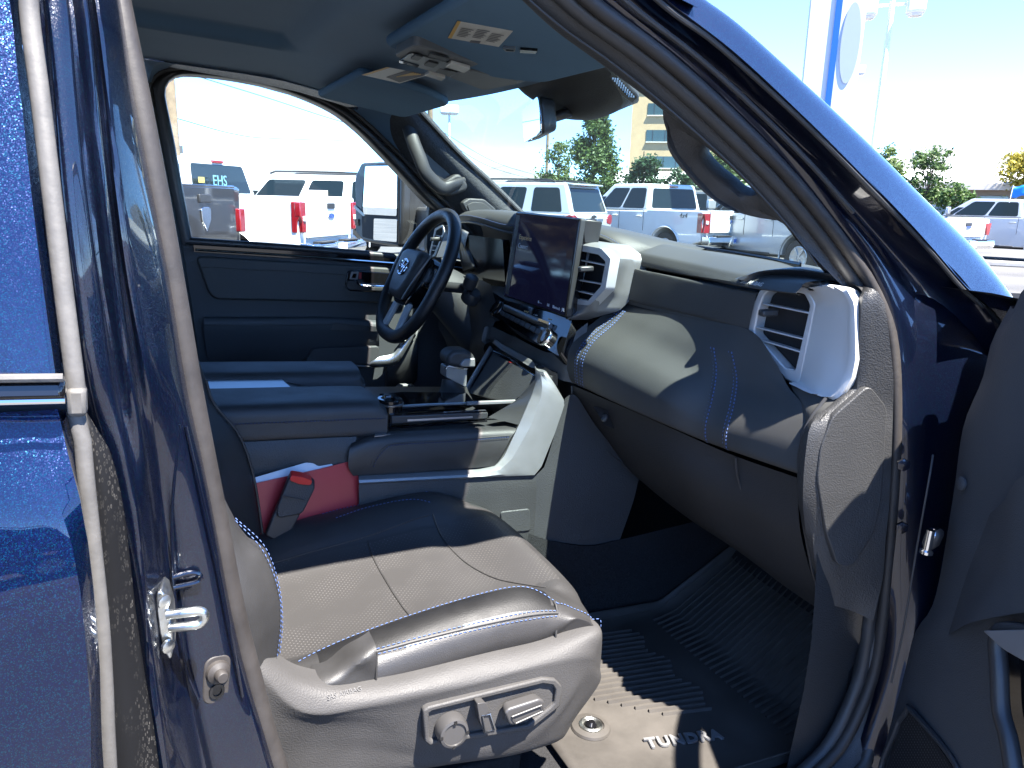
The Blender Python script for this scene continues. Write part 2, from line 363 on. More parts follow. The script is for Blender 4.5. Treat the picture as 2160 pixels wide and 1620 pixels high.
# perforated leather: rows of pinholes lighter than the leather, in patches
def perforated(name, col, pitch, rad, hole):
    m = mat(name, col, .5, bump=('v', 900, .3, .0005)); t = m.node_tree; b = t.nodes['Principled BSDF']; tc = t.nodes.new('ShaderNodeTexCoord')
    mp = t.nodes.new('ShaderNodeMapping'); mp.inputs['Scale'].default_value = (1 / pitch,) * 3; mp.inputs['Rotation'].default_value = (0, 0, .72); fr = t.nodes.new('ShaderNodeVectorMath'); fr.operation = 'FRACTION'
    su = t.nodes.new('ShaderNodeVectorMath'); su.operation = 'SUBTRACT'; su.inputs[1].default_value = (.5, .5, .5)
    ml = t.nodes.new('ShaderNodeVectorMath'); ml.operation = 'MULTIPLY'; ml.inputs[1].default_value = (1, 1, 0); le = t.nodes.new('ShaderNodeVectorMath'); le.operation = 'LENGTH'
    cm = t.nodes.new('ShaderNodeMath'); cm.operation = 'LESS_THAN'; cm.inputs[1].default_value = rad
    nz = t.nodes.new('ShaderNodeTexNoise'); nz.inputs['Scale'].default_value = 14; rg = t.nodes.new('ShaderNodeMapRange'); rg.inputs[1].default_value = .4; rg.inputs[2].default_value = .6
    mu = t.nodes.new('ShaderNodeMath'); mu.operation = 'MULTIPLY'
    t.links.new(tc.outputs['Object'], mp.inputs[0]); t.links.new(mp.outputs[0], fr.inputs[0]); t.links.new(fr.outputs[0], su.inputs[0]); t.links.new(su.outputs[0], ml.inputs[0]); t.links.new(ml.outputs[0], le.inputs[0]); t.links.new(le.outputs['Value'], cm.inputs[0])
    t.links.new(tc.outputs['Object'], nz.inputs[0]); t.links.new(nz.outputs[0], rg.inputs[0]); t.links.new(cm.outputs[0], mu.inputs[0]); t.links.new(rg.outputs[0], mu.inputs[1])
    md = t.nodes.new('ShaderNodeMixRGB'); md.inputs[1].default_value = (*col, 1); md.inputs[2].default_value = (*hole, 1); t.links.new(mu.outputs[0], md.inputs[0]); t.links.new(md.outputs[0], b.inputs['Base Color'])
perforated('leather_perf', (.036, .0345, .0335), .0062, .17, (.09, .086, .083))
# ================================================================ the pickup truck, modelled in its own axes
truck = empty('pickup_truck')
Mt = Matrix([list(r) for r in RTW]).to_4x4()
CAB = Matrix.Translation(Vector(CP)) @ Mt @ Matrix.Translation(-Vector(CP))
tag(truck, 'dark blue pickup truck in the foreground, passenger door open onto its black leather cabin', 'truck')
def part(name): return empty(name, truck)
# ---------------------------------------------------------------- rear door (left edge of the picture)
rd = loft('rear_door', [
    [(-.9, -.985, 1.36), (-.9, -.955, 1.62), (-.9, -.86, 1.86)],
    [(-.4, -.985, 1.36), (-.4, -.955, 1.62), (-.42, -.86, 1.86)],
    YS((40, 800, -.972), (18, 600, -.960), (-8, 400, -.946), (-35, 200, -.931), (-62, 0, -.916)) + [Vector((-.13, -.85, 1.83))],
    YS((112, 800, -.97), (90, 600, -.957), (66, 400, -.943), (43, 200, -.928), (18, 0, -.912)) + [Vector((-.09, -.845, 1.83))],
    YS((130, 800, -.962), (110, 600, -.950), (86, 400, -.936), (62, 200, -.921), (38, 0, -.905)) + [Vector((-.08, -.835, 1.83))],
    YS((132, 800, -.945), (112, 600, -.934), (88, 400, -.920), (64, 200, -.905), (40, 0, -.889)) + [Vector((-.08, -.815, 1.83))]],
    'blue_paint', truck, n=20, m=36)
loft('lower_skin', [
    [(-.9, -.962, 1.335), (-.9, -1.0, 1.1), (-.9, -1.005, .7), (-.9, -.97, .5)],
    [(-.3, -.962, 1.335), (-.3, -1.0, 1.1), (-.3, -1.005, .7), (-.3, -.97, .5)],
    YS((60, 866, -.962), (75, 1000, -.982), (98, 1150, -.995), (112, 1300, -1.002), (122, 1450, -1.004), (130, 1620, -1.005)) + [Vector((-.055, -.99, .7)), Vector((-.05, -.96, .5))],
    YS((128, 866, -.961), (148, 1000, -.979), (170, 1150, -.992), (187, 1300, -.998), (197, 1450, -1.0), (203, 1620, -1.0)) + [Vector((-.035, -.985, .7)), Vector((-.03, -.955, .5))],
    YS((146, 866, -.954), (164, 1000, -.972), (186, 1150, -.984), (202, 1300, -.989), (212, 1450, -.99), (218, 1620, -.99)) + [Vector((-.03, -.975, .7)), Vector((-.025, -.945, .5))],
    YS((148, 866, -.95), (166, 1000, -.955), (188, 1150, -.96), (204, 1300, -.963), (214, 1450, -.963), (220, 1620, -.963)) + [Vector((-.03, -.95, .7)), Vector((-.025, -.925, .5))]],
    'blue_paint', rd, n=28, m=36)
a = U(136, 800, y=-.982); b = U(138, 846, y=-.986)
prism('belt_molding', [a, Vector((-.9, -.99, a.z + .003)), Vector((-.9, -.994, b.z + .003)), b], (0, .02, 0), 'gloss_black', rd, bevel=.004)
a = U(137, 845, y=-.99); tube('molding_trim', [a, Vector((-.9, -.996, a.z + .003))], .0022, 'chrome', rd, n=8)
a = U(133, 797, y=-.985); tube('molding_lip', [a, Vector((-.9, -.99, a.z + .004))], .003, 'seal_grey', rd, n=8)
tube('edge_seal', YS((70, -160, -.9), (60, 0, -.903), (84, 200, -.918), (108, 400, -.932), (132, 600, -.945), (155, 780, -.955), (163, 850, -.957)), .0062, 'seal_grey', rd, n=12, steps=30, ry=.8)
tube('edge_seal', YS((158, 866, -.955), (176, 940, -.958), (180, 1000, -.96), (196, 1150, -.963), (212, 1300, -.965), (222, 1450, -.966), (230, 1620, -.966)) + [Vector((-.03, -.96, .7))], .0058, 'seal_grey', rd, n=12, steps=30, ry=.8)
box('molding_end', U(163, 845, y=-.957), (.012, .016, .02), 'seal_grey', rd, bevel=.003)
# ---------------------------------------------------------------- B-pillar jamb
rows = [
    (-260, [(20, -.85), (45, -.84), (60, -.852), (95, -.848), (104, -.836), (136, -.843), (146, -.825), (160, -.83), (200, -.80), (215, -.76)]),
    (0, [(50, -.89), (88, -.88), (100, -.895), (140, -.89), (149, -.878), (180, -.886), (192, -.862), (207, -.868), (245, -.835), (262, -.79)]),
    (200, [(75, -.90), (106, -.89), (118, -.905), (158, -.90), (168, -.888), (202, -.895), (215, -.872), (230, -.878), (275, -.845), (292, -.8)]),
    (400, [(100, -.91), (122, -.9), (135, -.915), (178, -.91), (188, -.898), (222, -.905), (236, -.882), (252, -.888), (312, -.85), (330, -.805)]),
    (600, [(125, -.915), (146, -.905), (160, -.92), (205, -.914), (215, -.902), (248, -.908), (262, -.885), (280, -.89), (350, -.855), (368, -.81)]),
    (800, [(150, -.92), (172, -.91), (190, -.922), (232, -.916), (244, -.905), (278, -.91), (292, -.886), (315, -.888), (382, -.855), (402, -.81)]),
    (950, [(165, -.92), (200, -.905), (225, -.915), (262, -.918), (275, -.91), (305, -.905), (322, -.878), (362, -.872), (415, -.856), (435, -.81)]),
    (1100, [(180, -.92), (222, -.9), (255, -.912), (288, -.918), (302, -.908), (322, -.89), (345, -.866), (380, -.868), (445, -.857), (465, -.81)]),
    (1300, [(200, -.92), (238, -.9), (285, -.91), (306, -.918), (322, -.908), (342, -.888), (368, -.866), (400, -.868), (482, -.858), (500, -.81)]),
    (1450, [(212, -.925), (250, -.9), (300, -.91), (318, -.92), (340, -.912), (362, -.89), (395, -.87), (425, -.872), (518, -.86), (538, -.815)]),
    (1640, [(220, -.93), (268, -.905), (322, -.915), (345, -.925), (372, -.915), (405, -.895), (435, -.875), (470, -.878), (575, -.862), (595, -.82)]),
    (2300, [(250, -.93), (300, -.905), (380, -.915), (420, -.925), (460, -.915), (510, -.9), (560, -.88), (620, -.88), (760, -.862), (780, -.82)])]
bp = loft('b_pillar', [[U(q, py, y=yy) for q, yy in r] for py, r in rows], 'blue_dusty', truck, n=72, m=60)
loft('dusty_gap', [YS((160, 862, -.926), (182, 870, -.93), (205, 905, -.93)), YS((180, 950, -.935), (205, 950, -.935), (235, 960, -.932)), YS((198, 1080, -.938), (230, 1080, -.938), (262, 1080, -.932)),
    YS((212, 1300, -.94), (250, 1300, -.938), (288, 1300, -.932)), YS((224, 1450, -.942), (268, 1450, -.94), (310, 1450, -.932)), YS((232, 1660, -.944), (285, 1660, -.944), (340, 1660, -.934)),
    YS((260, 2300, -.944), (320, 2300, -.944), (400, 2300, -.934))], 'dusty_black', bp, n=12, m=40, solid=.004)
# door striker: plate, loop, bolt heads
pl = [U(q, w, y=-.895) for q, w in ((330, 1248), (338, 1242), (348, 1250), (360, 1290), (364, 1340), (362, 1382), (356, 1386), (346, 1370), (336, 1330), (330, 1285))]
prism('striker_plate', [p + Vector((0, -.004, 0)) for p in pl], (.004, .028, 0), 'zinc', bp, bevel=.002)
lp = YS((352, 1297, -.9), (400, 1291, -.905), (420, 1289, -.905), (430, 1294, -.905), (430, 1306, -.905), (420, 1316, -.905), (400, 1320, -.905), (358, 1324, -.9))
tube('striker_loop', lp, .0042, 'zinc', bp, n=10, steps=26)
for q, w in ((344, 1268), (352, 1362)): lathe('bolt', U(q, w, y=-.902), (.5, -.8, 0), [(.006, 0), (.006, .003), (.003, .004)], 'zinc', bp, n=10)
# rubber stop with its screw, plug, latch outline pressed in the panel
oc = U(455, 1430, y=-.866); nb = Vector((.25, -.96, .08)).normalized(); ub = Vector((.06, .1, 1)); ub = (ub - nb * ub.dot(nb)).normalized(); sb = ub.cross(nb)
prism('bump_stop', rnd([oc + sb * x * .0125 + ub * z * .024 for x, z in ((-1, -1), (1, -1), (1, 1), (-1, 1))], .0125, 6), nb * .004, 'seal', bp, bevel=.0015)
lathe('stop_knob', oc + nb * .004 + ub * .008, nb, [(.0115, 0), (.0105, .004), (.006, .007), (.0055, .014), (.0045, .015)], 'seal', bp, n=20)
lathe('screw', oc + nb * .004 - ub * .011, nb, [(.0075, 0), (.0072, .002), (.0045, .0022), (.004, .0008)], 'gloss_black', bp, n=12)
lathe('plug', U(478, 1520, y=-.868), nb, [(.0085, 0), (.0083, .0018), (.007, .0022)], 'silver_dark', bp, n=24)
tube('pressed_edge', YS((378, 895, -.868), (368, 1010, -.87), (362, 1100, -.871), (366, 1220, -.872), (378, 1330, -.873), (395, 1420, -.875), (420, 1480, -.877)), .0013, 'blue_paint_plain', bp, n=8, steps=30)
tube('pressed_edge', YS((392, 900, -.866), (430, 1060, -.868), (462, 1200, -.868), (492, 1360, -.868), (512, 1470, -.868)), .0012, 'blue_paint_plain', bp, n=8, steps=24)
tube('pressed_loop', YS((365, 1217, -.872), (400, 1208, -.872), (418, 1210, -.872), (424, 1219, -.872), (416, 1228, -.872), (366, 1239, -.872)), .0022, 'blue_paint_plain', bp, n=8, steps=20)
# ---------------------------------------------------------------- seals round the door opening
ds = tube('door_seal', YS((180, -330, -.755), (215, -160, -.785), (247, 0, -.805), (278, 150, -.815), (302, 270, -.822), (333, 430, -.828), (367, 620, -.832), (398, 800, -.834), (427, 950, -.836), (457, 1100, -.838), (492, 1280, -.84), (530, 1430, -.842), (585, 1620, -.845)) + [Vector((.18, -.84, .7)), Vector((.3, -.83, .6))], .0108, 'seal', truck, n=14, steps=60)
tube('seal_lip', [p + Vector((-.001, .014, 0)) for p in YS((215, -160, -.785), (247, 0, -.805), (278, 150, -.815), (302, 270, -.822), (333, 430, -.828), (367, 620, -.832), (398, 800, -.834), (427, 950, -.836), (457, 1100, -.838), (492, 1280, -.84), (530, 1430, -.842), (585, 1620, -.845))], .007, 'seal_dark', ds, n=8, steps=50)
SA = [Vector((-.02, -.745, 1.775)), Vector((.1, -.725, 1.797)), Vector((.28, -.717, 1.79))] + YS((1150, -75, -.718), (1262, 17, -.72), (1391, 112, -.721), (1519, 224, -.723), (1649, 354, -.726), (1737, 458, -.729), (1822, 575, -.737), (1861, 648, -.75), (1882, 725, -.767), (1890, 850, -.785), (1886, 1000, -.797), (1872, 1200, -.803), (1852, 1380, -.808), (1822, 1480, -.81), (1770, 1580, -.81), (1690, 1660, -.81))
tube('door_seal', SA, .0092, 'seal', ds, n=12, steps=90)
tube('seal_lip', [p + Vector((-.009, .016, -.006)) for p in SA], .011, 'seal_dark', ds, n=10, steps=90)
tube('top_seal', [Vector((-.065, -.775, 1.70)), Vector((-.055, -.762, 1.745)), Vector((-.02, -.745, 1.775)), Vector((.1, -.725, 1.797))], .011, 'seal', ds, n=12, steps=16)
# ---------------------------------------------------------------- A-pillar, roof rail and hinge pillar (painted)
la = YS((1180, -230, -.66), (1300, -128, -.67), (1461, 0, -.685), (1562, 72, -.692), (1692, 186, -.70), (1822, 302, -.708), (1938, 415, -.72), (2059, 531, -.738), (2132, 628, -.756), (2170, 700, -.78))
lb = YS((1050, -330, -.738), (1200, -190, -.744), (1403, 0, -.750), (1519, 86, -.757), (1692, 242, -.766), (1822, 372, -.773), (1951, 505, -.782), (2038, 605, -.796), (2107, 668, -.812), (2140, 740, -.835))
lmid = [(p + q) * .5 + Vector((0, -.006, .016)) for p, q in zip(la, lb)]
back = [p + Vector((.02, .03, -.03)) for p in la]
apl = loft('a_pillar', [back, la, lmid, lb], 'blue_pillar', truck, n=60, m=18)
lb1 = [p + Vector((.004, .012, -.004)) for p in lb]
lc = [SA[3] + Vector((-.1, 0, .06))] + [p + Vector((.006, -.006, .006)) for p in SA[4:13]]
lc = lin(lc, 10); LB = cr(lb1, 10)
lmid2 = [p.lerp(q, .5) + Vector((0, .014, 0)) for p, q in zip(LB, lc)]; lq = [p.lerp(q, .82) + Vector((0, -.002, 0)) for p, q in zip(LB, lc)]
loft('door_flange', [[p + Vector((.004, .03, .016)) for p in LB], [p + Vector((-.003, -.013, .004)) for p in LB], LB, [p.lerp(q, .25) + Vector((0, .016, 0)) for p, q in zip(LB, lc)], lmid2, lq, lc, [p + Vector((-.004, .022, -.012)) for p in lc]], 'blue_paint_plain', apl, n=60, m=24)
tube('gutter_seal', [p + Vector((0, .004, -.004)) for p in lb], .0035, 'seal_dark', apl, n=8, steps=60)
tube('flange_trim', [p.lerp(q, .62) + Vector((0, -.002, 0)) for p, q in zip(LB, lc)][:7], .0035, 'seal_dark', apl, n=8, steps=60)
# hinge pillar below the belt
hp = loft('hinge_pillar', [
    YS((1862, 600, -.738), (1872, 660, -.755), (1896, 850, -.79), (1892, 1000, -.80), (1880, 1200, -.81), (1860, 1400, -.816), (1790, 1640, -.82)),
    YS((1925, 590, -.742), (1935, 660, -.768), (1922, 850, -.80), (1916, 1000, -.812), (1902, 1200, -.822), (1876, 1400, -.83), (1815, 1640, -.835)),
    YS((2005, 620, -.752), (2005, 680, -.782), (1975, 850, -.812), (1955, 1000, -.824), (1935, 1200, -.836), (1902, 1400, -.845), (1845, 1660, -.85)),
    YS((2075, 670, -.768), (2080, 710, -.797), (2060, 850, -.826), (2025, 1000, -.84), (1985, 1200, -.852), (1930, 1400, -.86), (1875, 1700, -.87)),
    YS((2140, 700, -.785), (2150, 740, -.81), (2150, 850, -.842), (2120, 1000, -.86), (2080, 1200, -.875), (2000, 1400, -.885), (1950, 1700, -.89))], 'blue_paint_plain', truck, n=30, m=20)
# fender and roof skin so that the body goes on outside the frame
loft('fender', [[(1.10, -.90, 1.42), (1.6, -.92, 1.38), (2.4, -.91, 1.32)], [(1.09, -.99, 1.25), (1.6, -1.0, 1.2), (2.4, -.99, 1.1)], [(1.09, -.99, .6), (1.6, -1.0, .9), (2.4, -.99, .8)]], 'blue_paint', apl, n=10, m=10)
loft('hood', [[(1.16, yy, 1.445 - .03 * (yy / .9) ** 4), (1.6, yy, 1.43 - .03 * (yy / .9) ** 4), (2.1, yy, 1.39 - .03 * (yy / .9) ** 4), (2.45, yy, 1.30 - .04 * (yy / .9) ** 4)] for yy in (-.91, -.6, 0, .6, .91)], 'blue_paint', apl, n=14, m=16, face_cam=False)
rs = [[(-.95, yy, 1.875 - .09 * (yy / .76) ** 4), (-.3, yy, 1.885 - .08 * (yy / .76) ** 4), (.3, yy, 1.87 - .075 * (yy / .76) ** 4), (.64 - .05 * (yy / .76) ** 2, yy, 1.815 - .06 * (yy / .76) ** 4)] for yy in (-.755, -.70, -.5, 0, .5, .70, .76)]
loft('roof', rs, 'blue_paint', truck, n=16, m=26, face_cam=False)
# ---------------------------------------------------------------- front passenger door, swung open
H0 = U(2075, 900, y=-.9); dd = Vector((-.40, -.917, 0)).normalized(); dn = Vector((dd.y, -dd.x, 0)) * 1.0
if dn.dot(Vector(CP) - H0) < 0: dn = -dn
def D(px, py, off=0): return UP(px, py, H0 + dn * off, dn)
def DL(off, *p): return [D(a, b, off) for a, b in p]
fd = loft('front_door', [DL(0, (2132, 645), (2092, 720), (2072, 800), (2032, 900), (2010, 1050), (1972, 1262), (1930, 1335), (1897, 1450), (1835, 1640)),
                         DL(.012, (2140, 650), (2104, 722), (2086, 800), (2050, 902), (2030, 1052), (1992, 1268), (1950, 1342), (1917, 1460), (1855, 1640)),
                         DL(.018, (2175, 600), (2150, 700), (2140, 800), (2110, 900), (2090, 1050), (2060, 1270), (2040, 1400), (2010, 1500), (1960, 1640)),
                         DL(.02, (2330, 610), (2330, 720), (2330, 800), (2330, 900), (2330, 1050), (2330, 1270), (2330, 1400), (2300, 1500), (2300, 1640)),
                         DL(.02, (2700, 610), (2700, 720), (2700, 800), (2700, 900), (2700, 1050), (2700, 1270), (2700, 1400), (2700, 1500), (2700, 1640))], 'door_plastic', truck, n=40, m=30)
loft('door_bulge', [DL(.016, (2085, 1085), (2045, 1190), (2000, 1340)), DL(.034, (2115, 1060), (2090, 1190), (2012, 1332)), DL(.05, (2160, 1000), (2150, 1170), (2060, 1310)), DL(.055, (2300, 960), (2300, 1130), (2200, 1290)), DL(.02, (2320, 1200), (2300, 1260), (2230, 1330))], 'door_plastic', fd, n=16, m=18)
eo = DL(0, (2132, 645), (2092, 720), (2072, 800), (2032, 900), (2010, 1050), (1972, 1262), (1930, 1335), (1897, 1450), (1835, 1640))
loft('door_edge', [eo, [p - dn * .03 for p in eo], [p - dn * .11 - dd * .012 for p in eo]], 'blue_paint_plain', fd, n=40, m=10)
loft('outer_skin', [[p - dn * .11 - dd * .012 for p in eo], [p - dn * .13 + dd * .35 for p in eo], [p - dn * .11 + dd * .95 for p in eo]], 'blue_paint', fd, n=20, m=8, face_cam=False)
tube('edge_seal', [p - dn * .02 - dd * .006 for p in eo], .006, 'seal_dark', fd, n=8, steps=40)
go = DL(.022, (1912, 1502), (1924, 1500), (2022, 1640), (1862, 1640), (1896, 1520))
tube('grille_rim', go[::-1] + [go[-1]], .0045, 'plastic_smooth', fd, n=8, steps=40)
prism('speaker_grille', [p - dn * .002 for p in go], -dn * .004, 'dark_hole', fd)
gv = []; gf = []
for r_ in range(26):
    for c_ in range(30):
        px = 1866 + c_ * 6 + (r_ % 2) * 3; py = 1506 + r_ * 5.4
        lo_, hi_ = 1916 - (py - 1502) * .36, 1920 + (py - 1502) * .72
        if lo_ < px < hi_ and py < 1650:
            o = D(px, py, .0225); k = len(gv)
            for q in range(6):
                gv.append(o + dd * math.cos(q * math.pi / 3) * .0013 + Vector((0, 0, 1)) * math.sin(q * math.pi / 3) * .0013)
            gf.append(tuple(range(k, k + 6)))
mesh('grille_mesh', gv, gf, 'plastic', fd)['kind'] = 'stuff'
pull = DL(.05, (2180, 1335), (2118, 1330), (2104, 1350), (2108, 1420), (2112, 1500), (2128, 1560), (2140, 1640))
tube('pull_handle', pull, .011, 'plastic_smooth', fd, n=10, steps=30)
prism('handle_cap', rnd(DL(.05, (2104, 1332), (2200, 1330), (2200, 1400), (2150, 1372)), .006), dn * .02, 'silver', fd, bevel=.004)
prism('handle_well', rnd(DL(.03, (2112, 1352), (2200, 1400), (2200, 1640), (2135, 1640)), .006), -dn * .008, 'gloss_black', fd)
fr_ = [D(2230, 640) + dd * .0, D(2230, 640) + dd * .06 + Vector((0, 0, .12)), D(2230, 640) + dd * .3 + Vector((0, 0, .30)), D(2230, 640) + dd * .55 + Vector((0, 0, .36)), D(2230, 640) + dd * .85 + Vector((0, 0, .34)), D(2230, 640) + dd * .88 + Vector((0, 0, .0))]
tube('window_frame', fr_, .022, 'plastic_smooth', fd, n=8, steps=40)
mo_ = D(2230, 640) + dd * .05 - dn * .25 + Vector((0, 0, .16))
prism('door_mirror', rnd([mo_ + dn * a + Vector((0, 0, b)) for a, b in ((-.11, -.15), (.1, -.15), (.12, .1), (.08, .15), (-.1, .15))], .03), -dd * .12, 'plastic', fd, bevel=.02)
lathe('screw_cover', D(2030, 1020, .016), dn, [(.01, 0), (.01, .003), (.006, .005)], 'door_plastic', fd, n=16)
# check-strap, hinge and bolt in the gap
box('hinge', U(1968, 1135, y=-.885), (.03, .02, .034), 'chrome', fd, bevel=.008, ax=((1, .3, 0), (-.3, 1, .2), (0, -.2, 1)))
lathe('hinge_pin', U(1964, 1118, y=-.9), (0, 0, -1), [(.006, 0), (.006, .03), (.009, .032), (.009, .036)], 'chrome', fd, n=12)
for q, w in ((1902, 1112), (1905, 980)): lathe('hinge_bolt', U(q, w, y=-.83), (-.6, -.8, 0), [(.01, 0), (.0095, .004), (.005, .005)], 'blue_paint_plain', hp, n=6)
tube('sheet_metal_edge', YS((1968, 960, -.895), (1960, 1010, -.905), (1935, 1150, -.905), (1905, 1330, -.905), (1880, 1440, -.905)), .0014, 'seal_dark', hp, n=8, steps=30)
# ---------------------------------------------------------------- driver's door
dy = .82
win = [U(q, w, y=.80) for q, w in ((406, 506), (386, 400), (368, 300), (352, 222), (348, 198), (352, 178), (364, 165), (386, 158), (430, 160), (500, 169), (580, 186), (650, 210), (710, 240), (760, 280), (800, 320), (840, 362), (880, 405), (915, 440), (985, 500), (1060, 566))]
wo_ = [U(q, w, y=.79) for q, w in ((376, 520), (350, 400), (331, 300), (316, 220), (312, 188), (322, 165), (344, 150), (386, 142), (432, 143), (504, 150), (588, 166), (662, 190), (724, 222), (776, 264), (818, 304), (862, 348), (905, 395), (945, 432), (1010, 480), (1090, 566))]
dfr = loft('driver_door', [[p + Vector((0, .05, 0)) for p in win], win, [p.lerp(q, .3) + Vector((0, -.012, 0)) for p, q in zip(win, wo_)], wo_], 'plastic_smooth', truck, n=80, m=14)
tube('frame_seal', [p + Vector((0, -.012, 0)) for p in wo_], .007, 'seal_dark', dfr, n=8, steps=70)
loft('window_glass', [[p + Vector((0, .035, 0)) for p in win[:8]], [p + Vector((0, .035, 0)) for p in win[19:7:-1]]], 'side_glass', dfr, n=14, straight=True, face_cam=False)
loft('door_panel', [YS((376, 512, .80), (640, 528, .80), (830, 544, .80), (1000, 560, .80)), YS((378, 524, .795), (640, 541, .795), (830, 557, .795), (1000, 575, .795)), YS((385, 560, .79), (640, 572, .79), (830, 582, .79), (1000, 600, .79)), YS((400, 640, .795), (640, 650, .795), (830, 660, .795), (1000, 670, .795)),
    YS((410, 760, .80), (640, 765, .80), (830, 770, .80), (1000, 780, .80)), YS((420, 880, .81), (640, 890, .81), (830, 890, .81), (1000, 890, .81)), YS((420, 1000, .81), (640, 1000, .81), (830, 1000, .81), (1000, 1000, .81))], 'door_plastic', dfr, n=20, m=30)
tube('belt_cap', YS((390, 508, .795), (640, 525, .795), (830, 541, .795), (1000, 556, .795)), .011, 'plastic_smooth', dfr, n=10, steps=20)
tube('belt_trim', YS((412, 527, .778), (640, 541, .778), (842, 556, .778), (1000, 568, .778)), .0034, 'chrome', dfr, n=8, steps=16)
prism('belt_strip', [p for p in YS((408, 517, .783), (640, 531, .783), (842, 546, .783), (1000, 558, .783), (1000, 573, .783), (842, 560, .783), (640, 546, .783), (410, 531, .783))], (0, .02, 0), 'gloss_black', dfr)
# upper insert with its seam, armrest, map pocket
ins = rnd(Y(.776, (412, 540), (835, 566), (860, 640), (455, 632), (440, 618)), .02)
prism('upper_insert', ins, (0, .03, 0), 'dash_pad', dfr, bevel=.006, bseg=3)
tube('insert_seam', Y(.774, (425, 563), (640, 574), (735, 580)), .0011, 'seal_dark', dfr, n=6, steps=10)
arm = loft('armrest', [Y(.79, (430, 668), (600, 668), (690, 668), (800, 676)), Y(.768, (430, 671), (600, 671), (692, 671), (800, 680)), Y(.76, (430, 680), (600, 680), (700, 680), (800, 688)), Y(.762, (430, 700), (600, 700), (697, 698), (800, 696)), Y(.775, (435, 735), (600, 735), (660, 735), (800, 720)), Y(.79, (440, 760), (600, 760), (650, 760), (800, 730))], 'door_plastic', dfr, n=24, m=24)
tube('armrest_seam', Y(.758, (432, 686), (600, 686), (697, 685)), .0011, 'seal_dark', dfr, n=6, steps=12)
prism('switch_panel', rnd(Y(.758, (702, 681), (800, 688), (800, 700), (697, 697)), .004), (0, .03, 0), 'plastic_smooth', dfr, bevel=.003)
prism('map_pocket', rnd(Y(.765, (660, 735), (800, 730), (800, 770), (640, 768)), .012), (0, .03, 0), 'plastic', dfr, bevel=.004)
loft('pocket_wing', [Y(.77, (740, 768), (790, 768), (815, 758), (850, 715), (875, 690)), Y(.765, (755, 772), (795, 775), (835, 765), (862, 720), (882, 692))], 'silver_dark', dfr, n=24, solid=.004)
loft('door_speaker_panel', [Y(.78, (815, 762), (850, 724), (872, 700), (884, 690)), Y(.78, (815, 815), (850, 815), (872, 812), (880, 800))], 'plastic_grain', dfr, n=12, straight=True, solid=.01)
loft('side_trim', [Y(.76, (800, 752), (830, 745), (850, 720), (876, 692)), Y(.755, (770, 772), (830, 771), (856, 740), (882, 690))], 'brushed', dfr, n=20, solid=.003)
prism('window_switches', rnd(Y(.75, (838, 720), (866, 690), (876, 694), (852, 726)), .003), (0, .01, 0), 'gloss_black', dfr, bevel=.002)
for k in range(3): prism('switch_mark', Y(.748, (850 + k * 6, 716 - k * 7), (857 + k * 6, 716 - k * 7), (856 + k * 6, 719 - k * 7), (849 + k * 6, 719 - k * 7)), (0, .001, 0), 'white_mark', dfr)
prism('kick_plate', rnd(Y(.745, (834, 822), (844, 812), (874, 811), (874, 823)), .006), (0, .02, 0), 'silver', dfr, bevel=.002)
prism('kick_plate_insert', rnd(Y(.742, (842, 822), (850, 815), (874, 815), (874, 823)), .004), (0, .002, 0), 'dark_hole', dfr)
# inside door handle
prism('handle_bezel', rnd(Y(.772, (733, 572), (742, 569), (830, 576), (826, 618), (736, 614), (728, 600)), .008), (0, .01, 0), 'gloss_black', dfr, bevel=.003)
prism('handle_base', rnd(Y(.766, (732, 592), (752, 592), (764, 604), (826, 606), (824, 616), (738, 612), (730, 606)), .005), (0, .008, 0), 'plastic_smooth', dfr, bevel=.003)
tube('handle_lever', Y(.755, (753, 594), (760, 601), (775, 603), (812, 604)), .0042, 'chrome', dfr, n=8, steps=16)
ring('lock_switch', rnd(Y(.764, (741, 573), (757, 573), (755, 590), (737, 589)), .003), rnd(Y(.764, (745, 577), (753, 577), (751, 587), (742, 586)), .002), (0, .004, 0), 'silver_dark', dfr)
prism('lock_mark', Y(.763, (758, 575), (763, 575), (762, 588), (757, 588)), (0, .003, 0), 'red_line', dfr)
# B-pillar and rear side wall on the far side
lbp = loft('far_b_pillar', [[(-.1, .80, 1.80), (-.06, .81, 1.6), (.0, .83, 1.3), (.02, .83, .9)], YS((312, 180, .79), (332, 300, .795), (352, 400, .80), (380, 520, .80), (408, 700, .81), (432, 1000, .81))], 'plastic_smooth', truck, n=20, m=6)
tube('pillar_seal', YS((312, 188, .785), (331, 300, .787), (350, 400, .79), (376, 520, .79), (404, 700, .80), (424, 900, .80)), .011, 'seal_dark', lbp, n=10, steps=24)
loft('far_rear_wall', [[(-.1, .83, 1.32), (-.5, .84, 1.34), (-1.0, .84, 1.36)], [(-.1, .84, .6), (-.5, .84, .6), (-1.0, .84, .6)]], 'plastic_smooth', lbp, n=6)
loft('rear_side_glass', [[(-.1, .83, 1.32), (-.9, .84, 1.36)], [(-.12, .74, 1.78), (-.85, .75, 1.78)]], 'privacy_glass', lbp, n=4, face_cam=False)
loft('rear_window', [[(-1.0, -.78, 1.36), (-1.0, .84, 1.36)], [(-.97, -.7, 1.8), (-.97, .74, 1.8)]], 'privacy_glass', lbp, n=4, face_cam=False)
loft('cab_back_wall', [[(-1.0, -.8, 1.36), (-1.0, .84, 1.36)], [(-1.0, -.8, .55), (-1.0, .84, .55)]], 'plastic_smooth', lbp, n=4)
